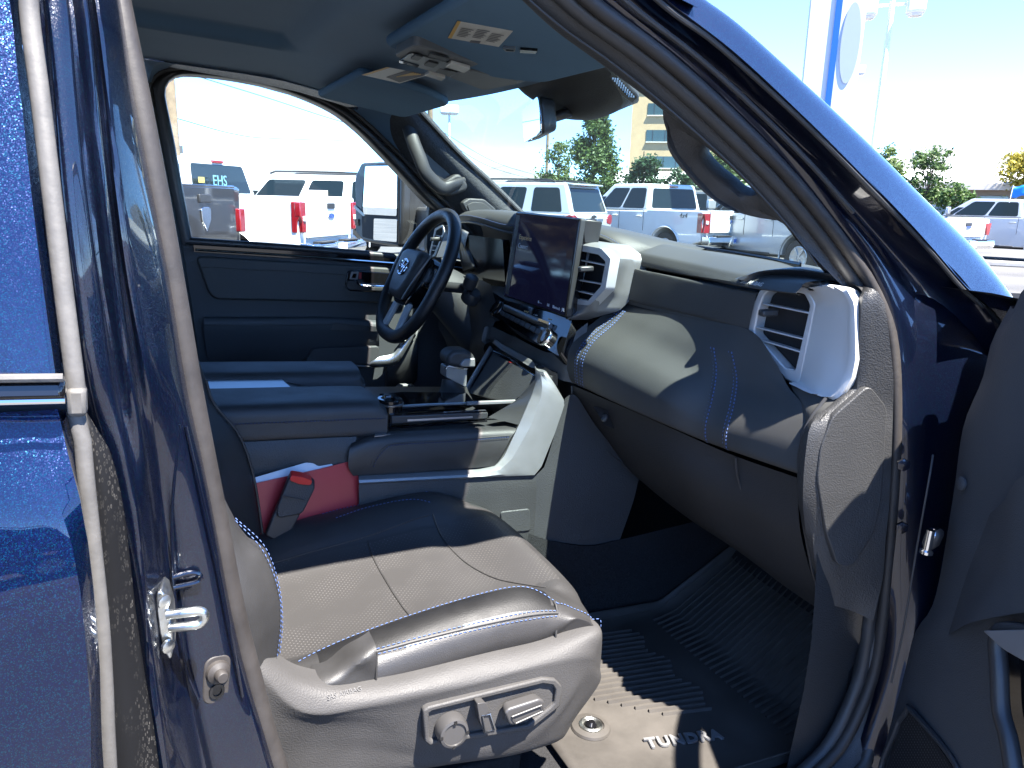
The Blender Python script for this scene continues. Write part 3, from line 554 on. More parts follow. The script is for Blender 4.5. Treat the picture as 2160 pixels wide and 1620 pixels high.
# ---------------------------------------------------------------- tow mirror outside the driver's window
dm = part('door_mirror')
def MX(px, py): return U(px, py, y=1.02 + (842 - px) * .0030)
hg = rnd([MX(*p) for p in ((748, 372), (761, 343), (800, 341), (846, 343), (850, 360), (848, 470), (842, 522), (828, 520), (765, 509), (749, 490))], .012, 3)
prism('mirror_housing', hg, (.035, .012, 0), 'plastic_smooth', dm, bevel=.008)
hb = rnd(Y(1.02, (838, 342), (866, 345), (893, 372), (903, 400), (900, 470), (880, 520), (842, 523)), .02, 4)
prism('mirror_shell', hb, (0, .2, 0), 'plastic_smooth', dm, taper=.9, bevel=.02, bseg=3)
prism('mirror_bezel', rnd([MX(*p) - Vector((.003, 0, 0)) for p in ((772, 349), (843, 347), (842, 517), (766, 500), (764, 440))], .006), (.003, 0, 0), 'dark_hole', dm)
gu = rnd([MX(*p) - Vector((.006, 0, 0)) for p in ((774, 351), (841, 350), (840, 456), (770, 452), (769, 440))], .008)
prism('mirror_glass', gu, (.002, 0, 0), 'mirror', dm)
gl = rnd([MX(*p) - Vector((.006, 0, 0)) for p in ((792, 461), (841, 463), (840, 511), (791, 506))], .006)
prism('spotter_glass', gl, (.002, 0, 0), 'mirror', dm)
prism('marker_lamp', rnd([MX(*p) - Vector((.005, 0, 0)) for p in ((751, 463), (758, 462), (759, 476), (752, 476))], .004), (.004, 0, 0), 'gloss_black', dm)
prism('side_notch', [MX(*p) - Vector((.004, 0, 0)) for p in ((749, 433), (754, 436), (771, 452), (771, 456), (768, 456), (750, 440))], (.004, 0, 0), 'silver_dark', dm)
box('mirror_arm', U(905, 470, y=.95), (.05, .2, .1), 'plastic', dm, bevel=.012)
prism('mirror_sail', rnd(Y(.83, (908, 405), (935, 425), (990, 470), (1000, 560), (905, 552), (900, 520)), .01), (0, .03, 0), 'plastic_smooth', dm, bevel=.004)
# ---------------------------------------------------------------- headliner, pillars, visors
hl = part('headliner')
def roofz(x, yy): return 1.818 - .012 * (yy / .7) ** 2 - .055 * max(0, (x - .30)) / .4
lines = []
for yy in (-.715, -.68, -.6, -.45, -.33, -.31, -.28, -.26, -.15, 0, .15, .26, .28, .31, .33, .45, .58, .64, .69):
    xf = .735 - .09 * (yy / .62) ** 2; ln = []
    for x in (-1.0, -.6, -.2, .1, .24, .27, .30, .32, .4, .55):
        ln.append(Vector((x, yy, roofz(x, yy) + (.026 if (x < .28 and abs(yy) < .29) else 0))))
    ln += [Vector((xf - .03, yy, 1.772)), Vector((xf, yy, 1.77)), Vector((xf + .012, yy, 1.785))]
    lines.append(ln)
loft('roof_lining', lines, 'headliner', hl, n=70, m=80, face_cam=False, solid=.01, off=1)
# side curtain above the driver's door
edge = [U(q, w, y=.79) for q, w in ((270, 150), (312, 186), (322, 164), (344, 149), (386, 141), (432, 142), (504, 149), (588, 165), (662, 189), (724, 221), (776, 263), (818, 303), (862, 347))]
mid_ = [Vector((p.x, .755, min(1.80, p.z + .02))) for p in edge]
top_ = [Vector((p.x + .02, .66, 1.80 - .05 * max(0, p.x - .3) / .4)) for p in edge]
loft('side_curtain', [[p + Vector((0, .01, -.004)) for p in edge], [p + Vector((0, -.006, 0)) for p in edge], [p.lerp(q, .5) + Vector((0, -.02, .01)) for p, q in zip(edge, top_)], top_], 'headliner', hl, n=50, m=20)
box('curtain_tag', U(574, 124, y=.70), (.038, .004, .008), 'label_white', hl, ax=((1, 0, -.1), (0, 1, -.4), (.1, .4, 1)))
# far A-pillar trim with grab handle and tweeter
pr_ = YS((845, 215, .60), (866, 219, .63), (915, 272, .655), (965, 325, .675), (1030, 385, .69), (1092, 446, .70), (1130, 480, .70))
pl_ = YS((770, 225, .745), (800, 262, .765), (842, 318, .775), (880, 362, .78), (915, 402, .78), (955, 438, .78), (1010, 500, .77))
ap = loft('far_pillar_trim', [[p + Vector((.015, .05, 0)) for p in pl_], pl_, [p.lerp(q, .3) + Vector((0, -.03, 0)) for p, q in zip(pl_, pr_)], [p.lerp(q, .65) + Vector((0, -.035, 0)) for p, q in zip(pl_, pr_)], pr_, [p + Vector((.03, .01, 0)) for p in pr_]], 'pillar_cloth', truck, n=40, m=24)
tube('glass_edge', [p + Vector((.004, -.004, 0)) for p in pr_[1:]], .005, 'dark_hole', ap, n=6, steps=30)
gh = YS((862, 268, .68), (872, 300, .66), (886, 335, .645), (897, 362, .64), (915, 383, .645), (935, 397, .65), (955, 392, .66), (975, 386, .69))
tube('grab_handle', gh, .02, 'leather_soft', ap, n=14, steps=40, ry=.62, up=(.6, 0, .8))
prism('handle_end', rnd(Y(.668, (935, 385), (962, 367), (972, 368), (988, 390), (985, 402), (950, 415), (925, 402)), .012), (0, .04, 0), 'leather_soft', ap, bevel=.008, bseg=3)
prism('handle_recess', rnd(Y(.70, (888, 290), (905, 310), (962, 368), (935, 385), (905, 360)), .015), (0, .02, 0), 'plastic_smooth', ap)
prism('tweeter_bezel', rnd(Y(.665, (975, 428), (990, 418), (1022, 420), (1048, 442), (1040, 452), (985, 448)), .008), (0, .03, 0), 'plastic', ap, bevel=.004)
prism('tweeter_grille', rnd(Y(.662, (986, 432), (998, 426), (1020, 428), (1038, 443), (1030, 448), (990, 446)), .006), (0, .004, 0), 'dash_pad', ap, bevel=.001)
# near A-pillar trim: upright band plus the pad that carries the grab handle
o1 = [p + Vector((-.004, .02, -.006)) for p in SA[3:11]]
i1 = YS((1085, -30, -.66), (1180, 62, -.655), (1262, 122, -.655), (1345, 184, -.66), (1420, 238, -.665), (1490, 290, -.668), (1550, 336, -.67), (1602, 384, -.673), (1650, 432, -.677), (1700, 492, -.682), (1738, 548, -.688), (1768, 602, -.695))
npil = loft('pillar_trim', [o1, [p.lerp(q, .3) + Vector((-.012, -.004, -.006)) for p, q in zip(o1, i1)], [p.lerp(q, .7) + Vector((-.016, 0, -.006)) for p, q in zip(o1, i1)], i1, [p + Vector((.03, -.012, .02)) for p in i1]], 'plastic', truck, n=70, m=26)
tube('trim_seam', [p.lerp(q, .42) + Vector((-.019, -.004, -.01)) for p, q in zip(o1, i1)], .0016, 'seal_dark', npil, n=6, steps=60)
outer = YS((1398, 228, -.655), (1408, 262, -.645), (1410, 300, -.635), (1432, 337, -.625), (1465, 378, -.62), (1502, 415, -.62), (1540, 441, -.63), (1582, 455, -.64), (1628, 464, -.66), (1676, 470, -.68), (1705, 500, -.70), (1665, 445, -.695), (1632, 410, -.69), (1612, 388, -.685), (1560, 340, -.68), (1512, 302, -.675), (1478, 276, -.67), (1440, 246, -.665))
inner = YS((1476, 304, -.65), (1472, 313, -.645), (1470, 322, -.64), (1476, 340, -.632), (1500, 366, -.63), (1528, 388, -.632), (1550, 407, -.64), (1566, 414, -.648), (1584, 414, -.655), (1600, 404, -.665), (1606, 396, -.67), (1602, 388, -.67), (1592, 377, -.67), (1575, 361, -.668), (1550, 338, -.665), (1520, 312, -.66), (1496, 297, -.657), (1484, 297, -.655))
nO = cr(outer, 64, True); nI = cr(inner, 64, True); vv = []; th = Vector((.024, .008, .014))
midr = [p.lerp(q, .5) + Vector((-.01, .012, -.004)) for p, q in zip(nO, nI)]
loft('grab_handle', [nO, midr, nI, [p + th for p in nI], [p + th for p in midr], [p + th for p in nO]], 'plastic', npil, n=64, m=30, cyc=True, cycm=True)
tube('handle_split', YS((1436, 318, -.622), (1452, 328, -.622), (1458, 345, -.622), (1455, 366, -.622)), .0009, 'seal_dark', npil, n=6, steps=10)
tube('handle_split', YS((1552, 446, -.63), (1585, 436, -.63), (1600, 425, -.645), (1622, 462, -.655)), .0009, 'seal_dark', npil, n=6, steps=12)
text('srs_marking', 'SRS', U(1593, 436, y=-.652), U(1620, 460, y=-.66) - U(1595, 440, y=-.65), (0, .2, 1), .009, 'seal_dark', npil)
# visors
def vis(name, pts, lab): return prism(name, rnd(ZS(1.768, *pts), .03, 5), (0, 0, -.022), 'visor', hl, bevel=.009, bseg=3)
vz = 1.768
v1 = prism('sun_visor', rnd([Vector((x, yy, 1.786 - (x - .38) * .11)) for x, yy in ((.375, -.64), (.375, -.155), (.585, -.165), (.655, -.235), (.66, -.62))], .03, 5), (0, 0, -.018), 'visor', hl, bevel=.008, bseg=3)
v2 = prism('sun_visor', rnd([Vector((x, yy, 1.786 - (x - .38) * .11)) for x, yy in ((.41, .62), (.41, .15), (.57, .16), (.645, .22), (.65, .60))], .03, 5), (0, 0, -.018), 'visor', hl, bevel=.008, bseg=3)
def on_visor(px, py, off=0):
    n = Vector((.11, 0, 1)).normalized(); return UP(px, py, Vector((.38, 0, 1.768 - off)), n)
def vquad(name, pts, m_, off=.001): return prism(name, [on_visor(q, w, off) for q, w in pts], (0, 0, .0006), m_, hl)
vquad('warning_label', ((965, 45), (1082, 66), (1052, 99), (945, 80)), 'label_white')
vquad('label_band', ((965, 45), (972, 46.3), (952, 81.3), (945, 80)), 'label_yellow', .0018)
for c0 in range(3):
    for k in range(6):
        u0 = .13 + c0 * .28; u1 = u0 + .23; w_ = .3 + k * .09 - (.08 if c0 == 1 else 0)
        A, B_, C_, D_ = [Vector(on_visor(*p, .0018)) for p in ((965, 45), (1082, 66), (1052, 99), (945, 80))]
        P = lambda u, w: (A.lerp(B_, u)).lerp(D_.lerp(C_, u), w)
        mesh('label_text', [P(u0, w_), P(u1 - .03 * (k % 3), w_), P(u1 - .03 * (k % 3), w_ + .035), P(u0, w_ + .035)], [(0, 1, 2, 3)], 'label_ink', hl)
vquad('label_barcode', ((993, 86), (1014, 88), (1011, 92), (990, 90)), 'label_ink', .0018)
vquad('warning_label', ((763, 158), (816, 142), (904, 158), (843, 176)), 'label_white')
vquad('label_panel', ((815, 163), (857, 149), (900, 158), (843, 174)), 'label_ink', .0018)
vquad('label_band', ((763, 158), (816, 142), (822, 143), (770, 160)), 'label_yellow', .0018)
for k in range(4): vquad('label_text', ((836 + k * 4, 162 - k * 1.0 + k * .3), (872 + k * 5, 153 + k * 1.2), (873 + k * 5, 154.2 + k * 1.2), (837 + k * 4, 163.2 - k * .7)), 'label_yellow', .0026)
ring('visor_clip', rnd([on_visor(*p, .004) for p in ((1060, 102), (1088, 103), (1086, 110), (1066, 109))], .003), rnd([on_visor(*p, .004) for p in ((1065, 104), (1085, 104.5), (1083, 108.5), (1068, 107.5))], .002), (0, 0, .004), 'silver_dark', hl)
prism('visor_hook', rnd([on_visor(*p, .004) for p in ((1097, 105), (1134, 108), (1130, 114), (1096, 112))], .002), (0, 0, .006), 'gloss_black', hl, bevel=.001)
# overhead console
oz = 1.752
ob = prism('overhead_console', rnd(ZS(oz, (875, 94), (1112, 166), (1098, 176), (1020, 191), (830, 118)), .02, 5), (0, 0, .03), 'oh_plastic', hl, bevel=.005, bseg=3)
ob.parent = truck
prism('switch_plate', rnd(ZS(oz - .001, (866, 110), (958, 133), (920, 152), (843, 128)), .008), (0, 0, -.002), 'silver_dark', ob, bevel=.001)
for q in (((878, 113), (893, 117), (882, 125), (866, 121)), ((905, 127), (926, 132), (915, 140), (894, 135))): prism('reading_lamp_button', rnd(ZS(oz - .003, *q), .003), (0, 0, -.003), 'plastic_smooth', ob, bevel=.001)
prism('lamp_strip', ZS(oz - .003, (842, 125), (884, 137), (881, 140), (842, 130)), (0, 0, -.002), 'gloss_black', ob)
prism('slider', ZS(oz - .003, (908, 111), (948, 121), (942, 127), (903, 116)), (0, 0, -.002), 'plastic_smooth', ob)
prism('courtesy_lamp', rnd(ZS(oz - .001, (951, 126), (993, 138), (980, 147), (940, 134)), .004), (0, 0, -.006), 'lens', ob, bevel=.002)
prism('courtesy_lamp', rnd(ZS(oz - .001, (905, 148), (940, 158), (932, 164), (895, 153)), .004), (0, 0, -.006), 'lens', ob, bevel=.002)
prism('sos_button', rnd(ZS(oz - .002, (928, 143), (966, 150), (952, 158), (918, 151)), .003), (0, 0, -.002), 'plastic_smooth', ob, bevel=.001)
prism('glasses_door', rnd(ZS(oz - .001, (985, 142), (1100, 168), (1025, 187), (945, 158)), .02, 5), (0, 0, -.004), 'oh_plastic', ob, bevel=.002)
# windshield and its frame
wb = [Vector((1.03, .735, 1.455)), Vector((1.10, .5, 1.46)), Vector((1.135, .2, 1.458)), Vector((1.135, -.2, 1.452)), Vector((1.10, -.5, 1.44)), Vector((1.03, -.735, 1.42))]
wtp = [Vector((.66, .66, 1.80)), Vector((.715, .4, 1.805)), Vector((.74, .15, 1.81)), Vector((.74, -.15, 1.81)), Vector((.715, -.4, 1.805)), Vector((.66, -.66, 1.80))]
ws = loft('windshield', [wb, [p.lerp(q, .5) + Vector((.02, 0, .02)) for p, q in zip(wb, wtp)], wtp], 'windshield', truck, n=24, m=14, face_cam=False)
tube('lower_blackout', [p + Vector((-.01, 0, .006)) for p in wb], .006, 'dark_hole', ws, n=8, steps=30)
# sensor pod and inside mirror
pod = loft('camera_pod', [XS((1093, 186, .735), (1125, 166, .74), (1190, 146, .74), (1252, 134, .745)),
    XS((1108, 200, .76), (1150, 180, .755), (1210, 160, .76), (1280, 142, .77)),
    XS((1130, 215, .79), (1165, 215, .79), (1230, 205, .80), (1310, 165, .80)),
    XS((1150, 228, .82), (1185, 246, .82), (1250, 238, .83), (1330, 188, .83)),
    XS((1165, 228, .85), (1195, 250, .85), (1262, 250, .86), (1347, 208, .86)),
    XS((1175, 222, .87), (1200, 240, .88), (1262, 247, .885), (1345, 217, .885))], 'plastic', truck, n=24, m=30, solid=.01)
prism('pod_grille', rnd(XS((1284, 158, .765), (1300, 160, .77), (1345, 206, .835), (1334, 216, .84), (1310, 200, .80)), .004), (.004, .006, 0), 'plastic_smooth', pod, bevel=.001)
for r_ in range(9):
    for c_ in range(3):
        o = U(1292 + r_ * 4.2 + c_ * 5, 166 + r_ * 4.6 + c_ * .5, x=.763 + r_ * .0065)
        box('grille_slot', o, (.0035, .0035, .0035), 'silver_dark', pod)
mir = part('rearview_mirror')
mc = U(1119, 255, y=-.02); mn = Vector((-.92, .29, -.16)).normalized(); mw = Vector((0, 0, 1)).cross(mn).normalized(); mh = mn.cross(mw)
hd = rnd([mc + mw * x * .12 + mh * z * .037 for x, z in ((-1, -1), (1, -1), (1, 1), (-1, 1))], .022, 6)
prism('mirror_shell', [p - mn * .004 for p in hd], -mn * .034, 'plastic_smooth', mir, taper=.82, bevel=.006, bseg=3)
prism('mirror_glass', [mc + (p - mc) * .97 for p in hd], -mn * .004, 'mirror', mir, bevel=.001)
tube('mirror_stem', [mc - mn * .03, mc - mn * .06 + Vector((.02, -.01, .015)), U(1190, 240, x=.83)], .011, 'plastic_smooth', mir, n=10, steps=10)
# ---------------------------------------------------------------- dashboard
hump = []
for yy, xr, zr, zc in ((.66, .86, 1.455, 1.475), (.6, .825, 1.475, 1.496), (.5, .815, 1.482, 1.507), (.38, .812, 1.478, 1.51), (.24, .815, 1.468, 1.508), (.1, .83, 1.468, 1.504), (-.05, .848, 1.474, 1.496), (-.12, .858, 1.472, 1.489), (-.17, .875, 1.462, 1.48), (-.205, .905, 1.44, 1.462), (-.215, .94, 1.43, 1.45)):
    w_ = min(1, max(0, (yy + .215) / .2))
    hump.append([Vector((xr + .012, yy, zr - .012)), Vector((xr, yy, zr)), Vector((xr + .004, yy, zr * .5 + zc * .5)), Vector((xr + .03, yy, zc)), Vector((xr * .6 + 1.1 * .4, yy - .01, zc - .002 - (1 - w_) * .004)), Vector((1.08, yy - .02, 1.478 - (1 - w_) * .012)), Vector((1.12, yy - .02, 1.47))])
db = loft('dashboard', hump, 'dash_pad', truck, n=30, m=60, face_cam=False)
stitch('pad_stitching', [h[1] + Vector((-.002, 0, .008)) for h in hump[1:10]], db, 'thread_dark', pitch=.005)
tube('pad_piping', [h[0] + Vector((-.004, 0, .002)) for h in hump[:10]], .004, 'plastic_smooth', db, n=8, steps=50)
# instrument hood and cluster
loft('cluster_hood', [[h[0] for h in hump[1:6]], [Vector((.90, y_, 1.455)) for y_ in (.58, .46, .36, .24, .15)], [Vector((.90, y_, 1.25)) for y_ in (.58, .46, .36, .24, .15)], [Vector((.80, y_, 1.27)) for y_ in (.58, .46, .36, .24, .15)]], 'plastic_smooth', db, n=16, m=14)
prism('instrument_cluster', rnd(YS((960, 492, .56), (1060, 505, .2), (1066, 605, .2), (1012, 600, .3), (980, 590, .45)), .01), (.02, 0, 0), 'cluster_glass', db)
loft('cluster_cowl', [Y(.5, (962, 500), (985, 498)), YS((975, 570, .42), (1000, 560, .36))], 'plastic_smooth', db, n=6, solid=.01)
box('dash_core', Vector((1.2, .01, 1.2)), (.42, 1.46, .40), 'dark_hole', db); box('dash_core', Vector((.92, 0, 1.14)), (.16, .30, .28), 'dark_hole', db); box('dash_core', Vector((.93, -.06, 1.36)), (.1, .26, .15), 'dark_hole', db)
# passenger-side airbag pad, shelf panel, padded roll, glove box
n2 = lambda a, b: cr([a, b], 12)
tops = [[Vector((1.10, yy, 1.462 - .02 * t)) for yy, t in ((-.20, 0), (-.35, .1), (-.5, .3), (-.62, .8), (-.71, 1.2))],
        [Vector((1.03, yy, 1.462 - .02 * t)) for yy, t in ((-.20, 0), (-.35, .1), (-.5, .3), (-.62, .7), (-.71, 1))],
        YS((1400, 515, -.20), (1500, 536, -.36), (1590, 560, -.5), (1660, 575, -.60), (1745, 592, -.70)),
        YS((1345, 529, -.20), (1450, 550, -.36), (1545, 572, -.5), (1625, 585, -.60), (1700, 596, -.70)),
        YS((1336, 538, -.20), (1440, 559, -.36), (1535, 581, -.5), (1612, 594, -.60), (1690, 606, -.70)),
        YS((1333, 556, -.20), (1432, 576, -.36), (1526, 594, -.5), (1600, 608, -.60), (1680, 620, -.70)),
        YS((1345, 562, -.20), (1444, 582, -.36), (1536, 600, -.5), (1610, 612, -.60), (1690, 622, -.70))]
ab = loft('airbag_cover', tops, 'dash_pad', db, n=30, m=44)
from mathutils.bvhtree import BVHTree
def onto(o, px, py, lift=.0006, dflt=-.55):
    B = BVHTree.FromPolygons([v.co for v in o.data.vertices], [tuple(p.vertices) for p in o.data.polygons]); h = B.ray_cast(Vector(CP), Vector(ray(px, py)).normalized())[0]
    return h + (Vector(CP) - h).normalized() * lift if h else U(px, py, y=dflt)
a_, b_, c_ = onto(ab, 1560, 596), onto(ab, 1604, 604), onto(ab, 1562, 586)
text('srs_airbag', 'SRS AIRBAG', a_, b_ - a_, c_ - a_, .0115, 'silver_bright', db)
tube('defrost_slot', YS((1468, 524, -.2), (1560, 539, -.35), (1630, 551, -.46), (1688, 562, -.56)), .007, 'gloss_black', db, n=8, steps=20, ry=.3, up=(0, 0, 1))
box('sun_sensor', U(1510, 532, y=-.24), (.03, .028, .012), 'silver_dark', db, bevel=.004)
shp = [YS((1330, 566, -.18), (1330, 566, -.20), (1432, 586, -.36), (1530, 605, -.5), (1604, 618, -.58)),
       YS((1318, 563, -.18), (1322, 563, -.20), (1424, 584, -.355), (1522, 604, -.49), (1598, 618, -.57)),
       YS((1314, 570, -.18), (1318, 570, -.20), (1420, 592, -.355), (1518, 612, -.49), (1594, 628, -.57)),
       YS((1300, 622, -.17), (1304, 622, -.19), (1402, 645, -.345), (1500, 668, -.475), (1580, 690, -.56)),
       YS((1302, 630, -.17), (1306, 629, -.19), (1404, 652, -.345), (1502, 676, -.475), (1582, 698, -.56)),
       YS((1318, 640, -.18), (1320, 640, -.21), (1412, 664, -.36), (1510, 690, -.49), (1590, 714, -.57))]
loft('shelf_panel', shp, 'dash_pad', db, n=30, m=40)
roll = [YS((1302, 628, -.17), (1330, 636, -.21), (1410, 655, -.35), (1506, 678, -.48), (1588, 700, -.57), (1640, 770, -.63)),
        YS((1290, 645, -.185), (1312, 655, -.215), (1390, 690, -.36), (1490, 730, -.49), (1580, 755, -.575), (1662, 815, -.66)),
        YS((1262, 672, -.185), (1284, 682, -.215), (1365, 722, -.36), (1470, 772, -.49), (1565, 805, -.575), (1690, 850, -.70)),
        YS((1222, 705, -.185), (1242, 716, -.215), (1322, 755, -.355), (1425, 806, -.48), (1530, 852, -.57), (1706, 890, -.73)),
        YS((1200, 738, -.185), (1220, 750, -.215), (1302, 788, -.355), (1402, 836, -.475), (1508, 884, -.565), (1700, 935, -.74)),
        YS((1196, 770, -.185), (1216, 780, -.215), (1298, 818, -.355), (1398, 862, -.475), (1502, 910, -.565), (1692, 965, -.74)),
        YS((1199, 800, -.185), (1218, 809, -.215), (1300, 848, -.355), (1400, 892, -.475), (1504, 935, -.565), (1686, 997, -.74)),
        YS((1208, 806, -.18), (1226, 815, -.21), (1306, 852, -.35), (1408, 897, -.47), (1512, 940, -.56), (1692, 1002, -.735))]
dr = loft('padded_roll', roll, 'dash_wrap', db, n=50, m=60)
RC = [cr(l, 201) for l in roll]
def rollpt(px_at):                                # a seam running over the roll at fraction t of its length
    return [c[int(200 * px_at)] for c in RC]
for s_ in (.05, .085, .66, .735):
    ln = rollpt(s_)[1:]
    tube('roll_seam', ln, .0012, 'seal_dark', db, n=6, steps=30)
    stitch('roll_stitching', [p + Vector((0, .004, .001)) for p in ln], db, pitch=.0065, r=.0011)
    stitch('roll_stitching', [p + Vector((0, -.004, .001)) for p in ln], db, pitch=.0065, r=.0011)
gb = [YS((1206, 812, -.19), (1300, 852, -.34), (1420, 905, -.48), (1540, 958, -.585), (1682, 1008, -.71)),
      YS((1210, 830, -.19), (1310, 880, -.34), (1425, 930, -.48), (1545, 980, -.585), (1683, 1040, -.712)),
      YS((1262, 905, -.20), (1340, 960, -.34), (1440, 1010, -.48), (1552, 1060, -.585), (1690, 1130, -.715)),
      YS((1320, 985, -.21), (1400, 1050, -.34), (1500, 1110, -.48), (1605, 1175, -.585), (1722, 1240, -.72)),
      YS((1352, 1012, -.215), (1440, 1085, -.34), (1560, 1165, -.48), (1660, 1240, -.6), (1762, 1308, -.725))]
loft('glove_box', gb, 'glove_plastic', db, n=30, m=36)
gseam = [U(1556, 965, y=-.60), U(1560, 1005, y=-.60), U(1580, 1070, y=-.60), U(1612, 1135, y=-.60), U(1650, 1195, y=-.61)]
tube('glove_seam', [p + Vector((-.004, 0, 0)) for p in gseam], .002, 'seal_dark', db, n=6, steps=24)
tube('glove_seam', YS((1206, 815, -.195), (1208, 850, -.198), (1215, 870, -.20), (1232, 905, -.205), (1340, 1003, -.225)), .002, 'seal_dark', db, n=6, steps=24)
lp_ = lambda q, w: U(q, w, y=-.30)
prism('glove_latch', rnd([lp_(1250, 855), lp_(1296, 872), lp_(1298, 905), lp_(1276, 898)], .006), (.006, 0, 0), 'plastic_smooth', db, bevel=.002)
lathe('key_lock', U(1276, 882, y=-.305), (-.9, -.1, .3), [(.008, 0), (.008, .003), (.006, .004), (.0055, .002)], 'silver_dark', db, n=16)
# dash end panel and kick panel beside the door opening
ep = [YS((1816, 604, -.72), (1830, 606, -.765), (1850, 614, -.783), (1866, 640, -.79)), YS((1806, 645, -.72), (1812, 640, -.768), (1842, 640, -.783), (1872, 680, -.795)), YS((1800, 790, -.72), (1806, 790, -.768), (1840, 790, -.785), (1884, 790, -.80)), YS((1765, 838, -.72), (1772, 842, -.764), (1836, 850, -.785), (1884, 860, -.80)),
      YS((1706, 890, -.71), (1716, 890, -.757), (1800, 905, -.783), (1882, 920, -.803)), YS((1688, 950, -.71), (1696, 945, -.756), (1780, 960, -.782), (1880, 980, -.805)), YS((1684, 1040, -.71), (1690, 1040, -.756), (1780, 1040, -.784), (1876, 1060, -.807)), YS((1698, 1120, -.71), (1704, 1120, -.757), (1790, 1120, -.786), (1868, 1140, -.81)),
      YS((1716, 1200, -.715), (1722, 1200, -.76), (1795, 1210, -.788), (1862, 1220, -.81)), YS((1746, 1275, -.72), (1750, 1275, -.765), (1800, 1290, -.788), (1842, 1310, -.81))]
kp = loft('end_panel', ep, 'plastic_grain', db, n=16, m=44)
prism('fuse_cover', rnd(YS((1756, 880, -.7735), (1834, 812, -.7885), (1872, 860, -.7985), (1860, 1050, -.805), (1846, 1120, -.806), (1800, 1195, -.797), (1768, 1195, -.788), (1742, 1120, -.777), (1724, 1010, -.772), (1731, 945, -.7715)), .012, 4), (0, .01, 0), 'plastic_grain', db, bevel=.0015)
loft('end_cap', [YS((1812, 605, -.76), (1825, 625, -.768), (1838, 650, -.775)), YS((1790, 595, -.72), (1822, 606, -.74), (1850, 615, -.775)), YS((1780, 592, -.70), (1815, 596, -.72), (1856, 625, -.785))], 'plastic_grain', db, n=12, m=10)
tube('panel_bead', YS((1742, 840, -.74), (1712, 880, -.738), (1692, 925, -.735), (1686, 1000, -.738), (1692, 1080, -.74), (1706, 1160, -.745), (1722, 1230, -.75), (1756, 1300, -.755)), .003, 'plastic_smooth', db, n=8, steps=40)
# ---------------------------------------------------------------- air vents
def vent(face, cheek, slats, yk, par_label, knob, depth=.05, back=None):
    v_ = part('air_vent')
    o_, i_ = face
    O = rnd(o_, .006, 3); I = rnd(i_, .004, 3)
    fv = Vector((depth, 0, 0))
    ring('vent_frame', O, I, (.022, 0, 0), 'silver_bright', v_, bevel=.0022)
    prism('vent_cavity', [p + Vector((.021, 0, 0)) for p in I], (.004, 0, 0), 'dark_hole', v_)
    for a, b in slats:
        t_ = (b - a)
        box('slat', (a + b) * .5 + Vector((.008, 0, 0)), (t_.length, .016, .0028), 'silver_bright', v_, ax=(t_, t_.cross(Vector((0, 0, 1))), Vector((0, 0, 1))), bevel=.0008)
    box('vent_knob', knob, (.03, .016, .011), 'plastic_smooth', v_, bevel=.003, ax=((1, -.15, .1), (.15, 1, 0), (-.1, 0, 1)))
    return v_
PV = lambda q, w: UP(q, w, U(1585, 690, x=.93), Vector((1, .22, .10)).normalized())
fo = [PV(*p) for p in ((1580, 660), (1600, 614), (1626, 592), (1702, 606), (1720, 640), (1686, 808), (1660, 803), (1574, 706))]
fi = [PV(*p) for p in ((1600, 652), (1611, 622), (1631, 607), (1696, 620), (1708, 644), (1677, 780), (1656, 776), (1590, 702))]
pv = vent((fo, fi), None, [(PV(1606, 640), PV(1704, 660)), (PV(1592, 690), PV(1692, 715)), (PV(1592, 714), PV(1686, 742))], 0, '', PV(1640, 660) + Vector((-.02, 0, 0)))
cheek = [fo[3], fo[4], fo[5], PV(1668, 806)]
ck = [U(1704, 606, y=-.665), U(1745, 600, y=-.715), U(1785, 610, y=-.755), U(1802, 640, y=-.768), U(1804, 760, y=-.774), U(1796, 797, y=-.77), U(1773, 836, y=-.76), U(1756, 843, y=-.75), U(1705, 829, y=-.705), U(1664, 808, y=-.655)]
cin = [PV(1700, 612), PV(1706, 622), PV(1712, 632), PV(1718, 642), PV(1712, 675), PV(1704, 712), PV(1696, 748), PV(1690, 778), PV(1684, 806), PV(1666, 804)]
loft('vent_cheek', [[p + Vector((.002, 0, 0)) for p in cin], [p.lerp(q, .3) + Vector((-.006, -.02, .0)) for p, q in zip(cin, ck)], [p.lerp(q, .65) + Vector((-.005, -.018, .0)) for p, q in zip(cin, ck)], ck, [p + Vector((.03, .006, 0)) for p in ck]], 'cheek_lit_silver', pv, n=40, m=20, straight=True)
loft('vent_top', [[fo[1], fo[2], fo[3]], [U(1612, 592, y=-.56), U(1640, 580, y=-.60), U(1740, 600, y=-.70)], [U(1640, 588, y=-.56), U(1680, 578, y=-.60), U(1760, 596, y=-.70)]], 'silver', pv, n=14, m=10)
loft('vent_underside', [[fo[7], PV(1620, 755), fo[6], PV(1668, 806)], [p + Vector((.09, 0, -.004)) for p in (fo[7], PV(1620, 755), fo[6], PV(1668, 806))]], 'silver', pv, n=12)
loft('vent_foot', [YS((1666, 806, -.65), (1705, 828, -.70), (1752, 842, -.743), (1775, 836, -.753)), YS((1676, 835, -.675), (1702, 865, -.72), (1730, 868, -.748), (1752, 862, -.76)), YS((1690, 870, -.70), (1704, 905, -.735), (1716, 900, -.75), (1735, 880, -.765))], 'dash_wrap', pv, n=16, m=10)
loft('vent_hood', [YS((1592, 597, -.57), (1622, 580, -.585), (1695, 584, -.65), (1780, 596, -.72)), YS((1552, 588, -.55), (1602, 572, -.58), (1682, 568, -.65), (1770, 582, -.72)), YS((1560, 590, -.53), (1620, 572, -.56), (1690, 563, -.63), (1765, 576, -.71))], 'plastic_smooth', pv, n=20, m=12)
CV = lambda q, w: U(q, w, x=.806)
